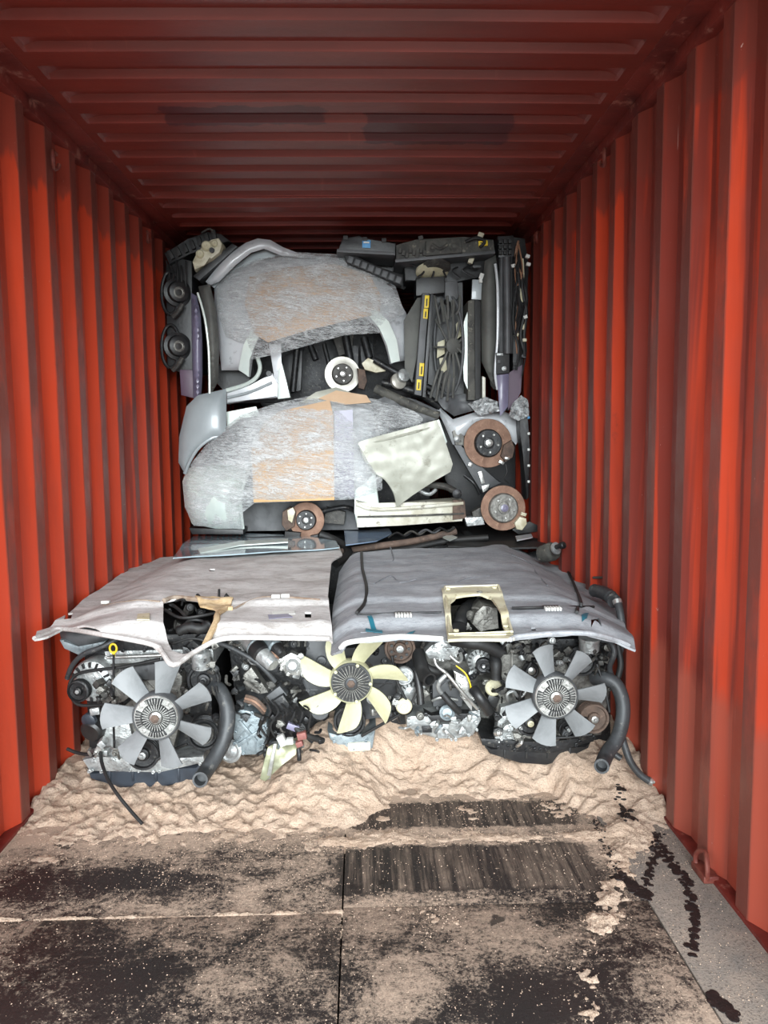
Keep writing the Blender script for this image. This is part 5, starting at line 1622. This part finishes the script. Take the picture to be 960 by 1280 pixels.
for k in range(3):
    pipe('rusty_hoop', [(306 + k, 876 - k * 3, 3.06), (318 + k, 880 - k * 3, 3.03), (330 + k, 892 - k * 3, 3.05)], 2.2, 'rust' if k == 1 else 'rust_dark', t, 8)
slanted('shift_link', (306, 852, 3.06), (325, 866, 3.02), 3, 2.2, 'grimy_alloy')
cast('mount', [(304, 844), (314, 834), (326, 852), (336, 866), (324, 868), (308, 862)], 3.08, .06, 'grimy_alloy', t, .006, 3, 2, 27)
panel('bracket_plate', [(335, 934), (350, 926), (372, 922), (370, 943), (352, 957), (332, 976), (325, 973)], 2.98, mk('olive_metal', (150, 150, 122), (116, 116, 94), scale=10, rough=.4, metal=.3), t, thick=.006, sp=6, warp=.03, slope=(.0006, -.0012))
block('bracket_edge', [(342, 930), (346, 930), (338, 974), (332, 976)], 2.94, .03, 'bright_steel', t, .003)
slab('connector', 352, 927, 2.95, 9, 14, .03, 'white_label', t, -25)
slab('connector', 362, 928, 2.95, 9, 7, .03, 'white_label', t, -5)
slab('connector', 377, 921, 2.95, 12, 9, .03, 'red_label', t, -12)
slab('connector', 374, 931, 2.95, 9, 7, .03, 'red_label', t, -20)
slab('connector', 366, 910, 2.98, 16, 8, .03, 'lavender_paint', t, 22)
pipe('hanging_bulb', [(373, 936, 2.96), (374, 944, 2.95), (374, 950, 2.95)], 3, 'dark_steel', t)
clutter(t, 286, 800, 380, 900, 3.12, 60, 31)
clutter(t, 325, 885, 400, 940, 3.04, 34, 32, ('black_rubber', 'black_plastic', 'dark_steel', 'grimy_alloy', 'alloy_blue', 'black_plastic'))
clutter(t, 285, 785, 350, 810, 3.10, 18, 33)
for k in range(6):
    x = 330 + k * 10
    pipe('wiring', [(x, 872 + k * 3, 3.04), (x + 8, 890, 3.0), (x - 4 + k * 2, 908, 3.0), (x + 6, 924, 3.02)], 1.5, 'black_rubber', t, 6)
pipe('drain_hose', [(365, 905, 3.0), (380, 918, 2.98), (404, 926, 3.02)], 4, 'black_rubber', t)

# ------------------------------------------------------------------ engine with the cream fan
t = thing('engine', 'engine with cream seven-blade fan in the middle of the row', 'engine', W(445, 943, 3.40))
bm = bmesh.new(); b_prism(bm, PW([(412, 810), (528, 800), (528, 905), (412, 915)], 3.30), (0, .70, 0), .02); add('engine_block', bm, 'dark_steel', t)
cast('timing_cover', [(414, 812), (490, 804), (500, 850), (490, 896), (420, 905)], 3.24, .10, 'grey_plastic', t, .012, 10, 4, 41)
mk('fan_cream', (196, 193, 160), (176, 172, 138), scale=7, rough=.45)
fan(t, 439, 851, 3.00, 27, 66, 7, 20, 'fan_cream', 'swept', 'grey_plastic')
pulley(t, 500, 811, 20, 3.10, 'rust_dark', 'alloy', grooves=3)
for k in range(9):
    a = 2 * PI * k / 9
    spin('pulley_hole', 500 + 11 * math.cos(a), 811 + 11 * math.sin(a), 3.094, [(2, 0), (2, 1), (0, 1)], 'black_plastic', t, seg=8)
spin('idler_pulley', 505, 845, 3.08, [(12, -6), (12.5, 0), (11, 2), (9.5, 2), (9, .5), (5, .5), (4.5, 3), (0, 3.5)], 'alloy', t, seg=24)
alternator(t, 514, 868, 16, 3.14, (.1, -1, 0), .55, (-8, 14))
spin('idler_pulley', 505, 883, 3.05, [(10, -6), (10.5, 0), (9, 2), (7, 1), (5, 1), (4.5, 3), (0, 3.4)], 'cream_plastic', t, seg=22)
spin('idler_hub', 465, 873, 3.08, [(7, 0), (7, 3), (4, 4), (0, 4)], 'alloy', t, seg=16)
pulley(t, 437, 902, 21, 3.12, 'dark_steel', 'rust_dark', name='crank_pulley', grooves=4, deep=.05)
pipe('drive_belt', [(452, 920, 3.08), (478, 905, 3.06), (500, 893, 3.04)], 2.0, 'black_rubber', t, 8)
pipe('drive_belt', [(490, 820, 3.07), (496, 850, 3.06), (508, 876, 3.05)], 1.8, 'black_rubber', t, 8)
pipe('drive_belt', [(514, 880, 3.06), (522, 862, 3.08), (520, 850, 3.08)], 1.8, 'black_rubber', t, 8)
cast('oil_pan', [(409, 914), (426, 922), (452, 922), (470, 911), (466, 936), (450, 943), (433, 939), (412, 925)], 3.12, .45, 'alloy_blue', t, .014, 4, 1, 43)
slab('sump_plate', 449, 934, 3.11, 30, 12, .04, 'dirty_white', t, -2, .008)
clutter(t, 465, 868, 500, 900, 3.10, 16, 44, ('alloy', 'grimy_alloy', 'bright_steel', 'dark_steel'))
clutter(t, 450, 800, 530, 830, 3.18, 16, 45)
pipe('elbow_hose', [(522, 815, 3.12), (526, 830, 3.08), (530, 842, 3.05), (537, 850, 3.01)], 9, 'black_rubber', t, 14, True)
pipe('elbow_hose', [(520, 838, 3.10), (524, 860, 3.08), (526, 880, 3.07)], 5, 'black_plastic', t, 12, True)

# ------------------------------------------------------------------ silver engine without a fan
t = thing('engine', 'silver engine without a fan, bent metal pipes across its dark front box', 'engine', W(560, 925, 3.45))
bm = bmesh.new(); b_prism(bm, PW([(528, 805), (612, 800), (616, 908), (528, 908)], 3.30), (0, .70, 0), .02); add('engine_block', bm, 'grimy_alloy', t)
cast('sump_casting', [(508, 896), (536, 893), (600, 888), (602, 900), (592, 920), (566, 924), (545, 924), (520, 916), (508, 908)], 3.14, .40, 'alloy', t, .012, 16, 6, 51)
block('sump_recess', [(527, 908), (540, 907), (540, 916), (528, 916)], 3.135, .02, 'dark_steel', t, .003)
block('sump_web', [(544, 905), (562, 905), (560, 924), (547, 924)], 3.11, .05, 'alloy', t, .01)
cast('front_box', [(540, 850), (577, 848), (580, 868), (578, 884), (541, 884)], 3.14, .12, 'grey_plastic', t, .01, 4, 2, 52)
pipe('box_strap', [(540, 876, 3.13), (552, 872, 3.12), (572, 875, 3.13)], 1.8, 'bright_steel', t, 8)
cast('mount_bracket', [(530, 890), (540, 896), (558, 892), (588, 892), (576, 903), (540, 903)], 3.09, .05, 'black_plastic', t, .005, 4, 1, 53)
spin('water_pump', 559, 891, 3.09, [(10, -6), (10, 0), (7, 1.5), (6, .5), (0, .5)], 'alloy_blue', t, (0, -1, .25), 20)
cast('thermostat_housing', [(531, 815), (540, 806), (556, 800), (572, 806), (574, 818), (562, 826), (546, 824), (536, 824)], 3.08, .12, 'alloy', t, .008, 10, 4, 54)
pipe('ring_hose', [(523, 822, 3.12), (530, 832, 3.08), (540, 838, 3.07), (550, 839, 3.08)], 5.5, 'black_rubber', t, 12)
pipe('metal_pipe', [(543, 823, 3.04), (546, 832, 3.03), (556, 840, 3.02), (562, 846, 3.01), (580, 868, 3.01), (597, 886, 3.04)], 2.2, 'bright_steel', t, 10)
pipe('metal_pipe', [(560, 842, 3.03), (550, 851, 3.03), (548, 860, 3.04), (553, 868, 3.05)], 3.0, 'alloy', t, 10)
pipe('metal_pipe', [(563, 820, 3.03), (573, 828, 3.02), (577, 824, 3.03), (576, 816, 3.05)], 2.0, 'bright_steel', t, 10)
pipe('heater_hose', [(553, 867, 3.05), (564, 880, 3.04), (574, 890, 3.06)], 4.5, 'black_rubber', t, 10)
cast('side_casting', [(566, 838), (584, 846), (592, 872), (590, 890), (576, 872), (572, 852)], 3.07, .10, 'bright_steel', t, .008, 6, 3, 55)
pipe('yellow_wire', [(570, 832, 3.06), (582, 842, 3.05), (588, 856, 3.05), (588, 862, 3.06)], 1.0, 'yellow_plastic', t, 6)
pipe('breather_hose', [(566, 800, 3.05), (585, 803, 3.0), (605, 806, 3.0), (626, 816, 3.02)], 8, 'black_rubber', t, 12)
alternator(t, 600, 828, 17, 3.10, (-.1, -1, 0), .58, (4, 2))
pipe('charge_hose', [(618, 818, 3.06), (620, 832, 3.02), (620, 848, 3.02)], 7, 'black_rubber', t, 12, rfun=lambda q, s: 1.12 if s in (3, 4, 8) else 1)
pipe('belt_tensioner', [(592, 862, 3.06), (600, 872, 3.03), (612, 890, 3.05)], 7, 'black_plastic', t, 12)
slab('tensioner_box', 616, 877, 3.08, 16, 16, .08, 'black_plastic', t, 20, .01)
cast('pump_bracket', [(604, 850), (628, 848), (640, 862), (632, 880), (612, 872)], 3.11, .08, 'grimy_alloy', t, .008, 5, 2, 56)
spin('idler_pulley', 617, 860, 3.08, [(10.5, -5), (11, 0), (9.5, 2), (8, 1), (5, 1), (4.5, 2), (0, 2)], 'cream_plastic', t, seg=22)
pipe('drive_belt', [(608, 838, 3.05), (626, 850, 3.05), (640, 860, 3.05)], 1.7, 'black_rubber', t, 8)
clutter(t, 510, 895, 600, 916, 3.10, 14, 57, ('alloy', 'alloy_blue', 'bright_steel'))
clutter(t, 525, 800, 610, 900, 3.16, 34, 58)
clutter(t, 575, 742, 612, 785, 3.15, 4, 59, ('grimy_alloy',))
cast('throttle_body', [(594, 766), (604, 757), (622, 760), (624, 786), (600, 790), (590, 780)], 3.10, .15, 'grimy_alloy', t, .01, 6, 4, 60)
pipe('intake_bellows', [(604, 754, 3.35), (588, 758, 3.26), (578, 768, 3.18), (574, 784, 3.12)], 9, 'black_rubber', t, 14, rfun=lambda q, s: 1.0 if s % 2 else .84, smooth=5)

# ------------------------------------------------------------------ engine at the right with grey paddle fan
t = thing('engine', 'rightmost engine with grey seven-blade fan and black oil pan', 'engine', W(672, 956, 3.35))
bm = bmesh.new(); b_prism(bm, PW([(622, 806), (764, 802), (764, 930), (616, 930)], EY + .06), (0, .75, 0), .012); add('engine_block', bm, 'dark_steel', t)
cast('head_cover', [(628, 799), (760, 798), (764, 816), (628, 820)], EY, .65, 'dark_steel', t, .01, 10, 2, 62)
cast('timing_cover', [(624, 818), (762, 815), (764, 860), (752, 920), (624, 924), (618, 870)], EY - .01, .08, 'grimy_alloy', t, .012, 18, 8, 63)
fan(t, 693, 869, 2.88, 29, 68, 7, -13, 'grey_plastic_light', 'paddle', 'bright_steel')
spin('idler_pulley', 664, 838, 3.02, [(10, -8), (10.5, 0), (9, 2), (7, 1), (5, 2), (4, 4), (0, 4)], 'dark_steel', t, seg=22)
spin('idler_cap', 664, 838, 3.01, [(5, 0), (5, 4), (3, 5), (0, 5)], 'bright_steel', t, seg=14)
pulley(t, 663, 904, 18, 2.99, 'dark_steel', 'cream_plastic', name='crank_pulley', grooves=4, deep=.06)
pulley(t, 743, 899, 20, 3.00, 'rust_dark', 'bright_steel', grooves=4, deep=.05)
pulley(t, 728, 828, 19, 3.05, 'black_plastic', 'alloy', grooves=2, deep=.03)
pulley(t, 710, 912, 12, 3.03, 'dark_steel', 'alloy', grooves=3)
pipe('drive_belt', [(646, 896, 2.99), (654, 850, 3.0), (664, 828, 3.01)], 1.7, 'black_rubber', t, 8)
pipe('drive_belt', [(664, 922, 2.985), (705, 922, 2.985), (740, 918, 2.985)], 1.7, 'black_rubber', t, 8)
pipe('drive_belt', [(746, 830, 3.02), (756, 860, 3.0), (762, 890, 2.99)], 1.7, 'black_rubber', t, 8)
pipe('coolant_pipe', [(640, 806, 3.04), (640, 840, 3.0), (642, 870, 3.02)], 2.0, 'grimy_alloy', t, 8)
pipe('coolant_pipe', [(636, 878, 3.02), (634, 868, 3.0), (642, 864, 3.0), (650, 872, 3.02), (662, 858, 3.02)], 2.0, 'alloy', t, 8)
spin('vacuum_canister', 736, 812, 3.04, [(13, 0), (13, 13), (14, 14), (14, 17), (0, 18)], 'alloy', t, (0, -.15, 1), 20)
cast('rocker_end', [(632, 803), (662, 800), (664, 816), (634, 818)], 3.06, .06, 'grimy_alloy', t, .006, 5, 1, 64)
oil_pan(t, [(601, 923), (640, 926), (684, 930), (742, 918), (743, 927), (690, 942), (640, 940), (603, 932)], [(604, 930), (642, 940), (690, 941), (740, 927), (736, 936), (708, 950), (684, 957), (650, 955), (612, 943)], EY - .06, 'dark_steel', 'black_plastic', .55)
cast('front_housing', [(626, 884), (650, 880), (654, 924), (618, 926)], EY - .05, .05, 'alloy', t, .008, 12, 4, 65)
pipe('radiator_hose', [(742, 848, 3.06), (756, 848, 3.02), (770, 856, 3.0), (778, 876, 2.98), (778, 900, 2.96), (771, 924, 2.93), (761, 938, 2.90), (755, 950, 2.85), (752, 958, 2.78)], 9.0, 'hose_rubber', t, 14, True)
pipe('bypass_hose', [(745, 800, 3.06), (762, 802, 3.02), (768, 816, 3.0), (762, 834, 3.02), (766, 848, 3.04)], 3.6, 'hose_rubber', t, 10)
pipe('bypass_hose', [(772, 806, 3.10), (776, 830, 3.08), (772, 848, 3.06)], 4, 'black_rubber', t, 10)
pipe('drain_hose', [(776, 915, 3.0), (780, 930, 2.98), (788, 952, 2.96), (800, 968, 2.95), (813, 977, 2.94)], 4.6, 'hose_rubber', t, 12)
pipe('hose_tail', [(812, 977, 2.94), (820, 977, 2.93), (827, 970, 2.92), (840, 968, 2.90)], 2.6, 'bright_steel', t, 10)
pipe('hose_band', [(811, 976, 2.94), (815, 978, 2.938)], 5.4, 'bright_steel', t, 12)
pipe('drain_hose', [(764, 930, 3.0), (768, 942, 2.97), (776, 948, 2.96)], 4.2, 'hose_rubber', t, 10, True)
clutter(t, 628, 800, 762, 830, 3.06, 36, 66)
clutter(t, 620, 880, 660, 925, 3.04, 22, 67, ('alloy', 'grimy_alloy', 'bright_steel', 'dark_steel'))
clutter(t, 690, 900, 740, 925, 3.05, 12, 68)
clutter(t, 740, 805, 770, 860, 3.08, 16, 69)
clutter(t, 625, 840, 660, 880, 3.07, 14, 70)

# small bits lying loose on the sawdust
def ground_point(px, py):
    z = 0.05
    for _ in range(25):
        p = WZ(px, py, z); z = heap(p.x, p.y)
    return Vector((p.x, p.y, z))
p = ground_point(562, 956)
bm = bmesh.new()
b_tube(bm, [p + Vector((math.cos(k * PI / 7) * .042, math.sin(k * PI / 7) * .045, .006)) for k in range(11)], .007, 8, 3, flat=.6)
tag(add('rubber_loop', bm, 'black_rubber'), 'small black rubber loop lying on the sawdust', 'scrap')
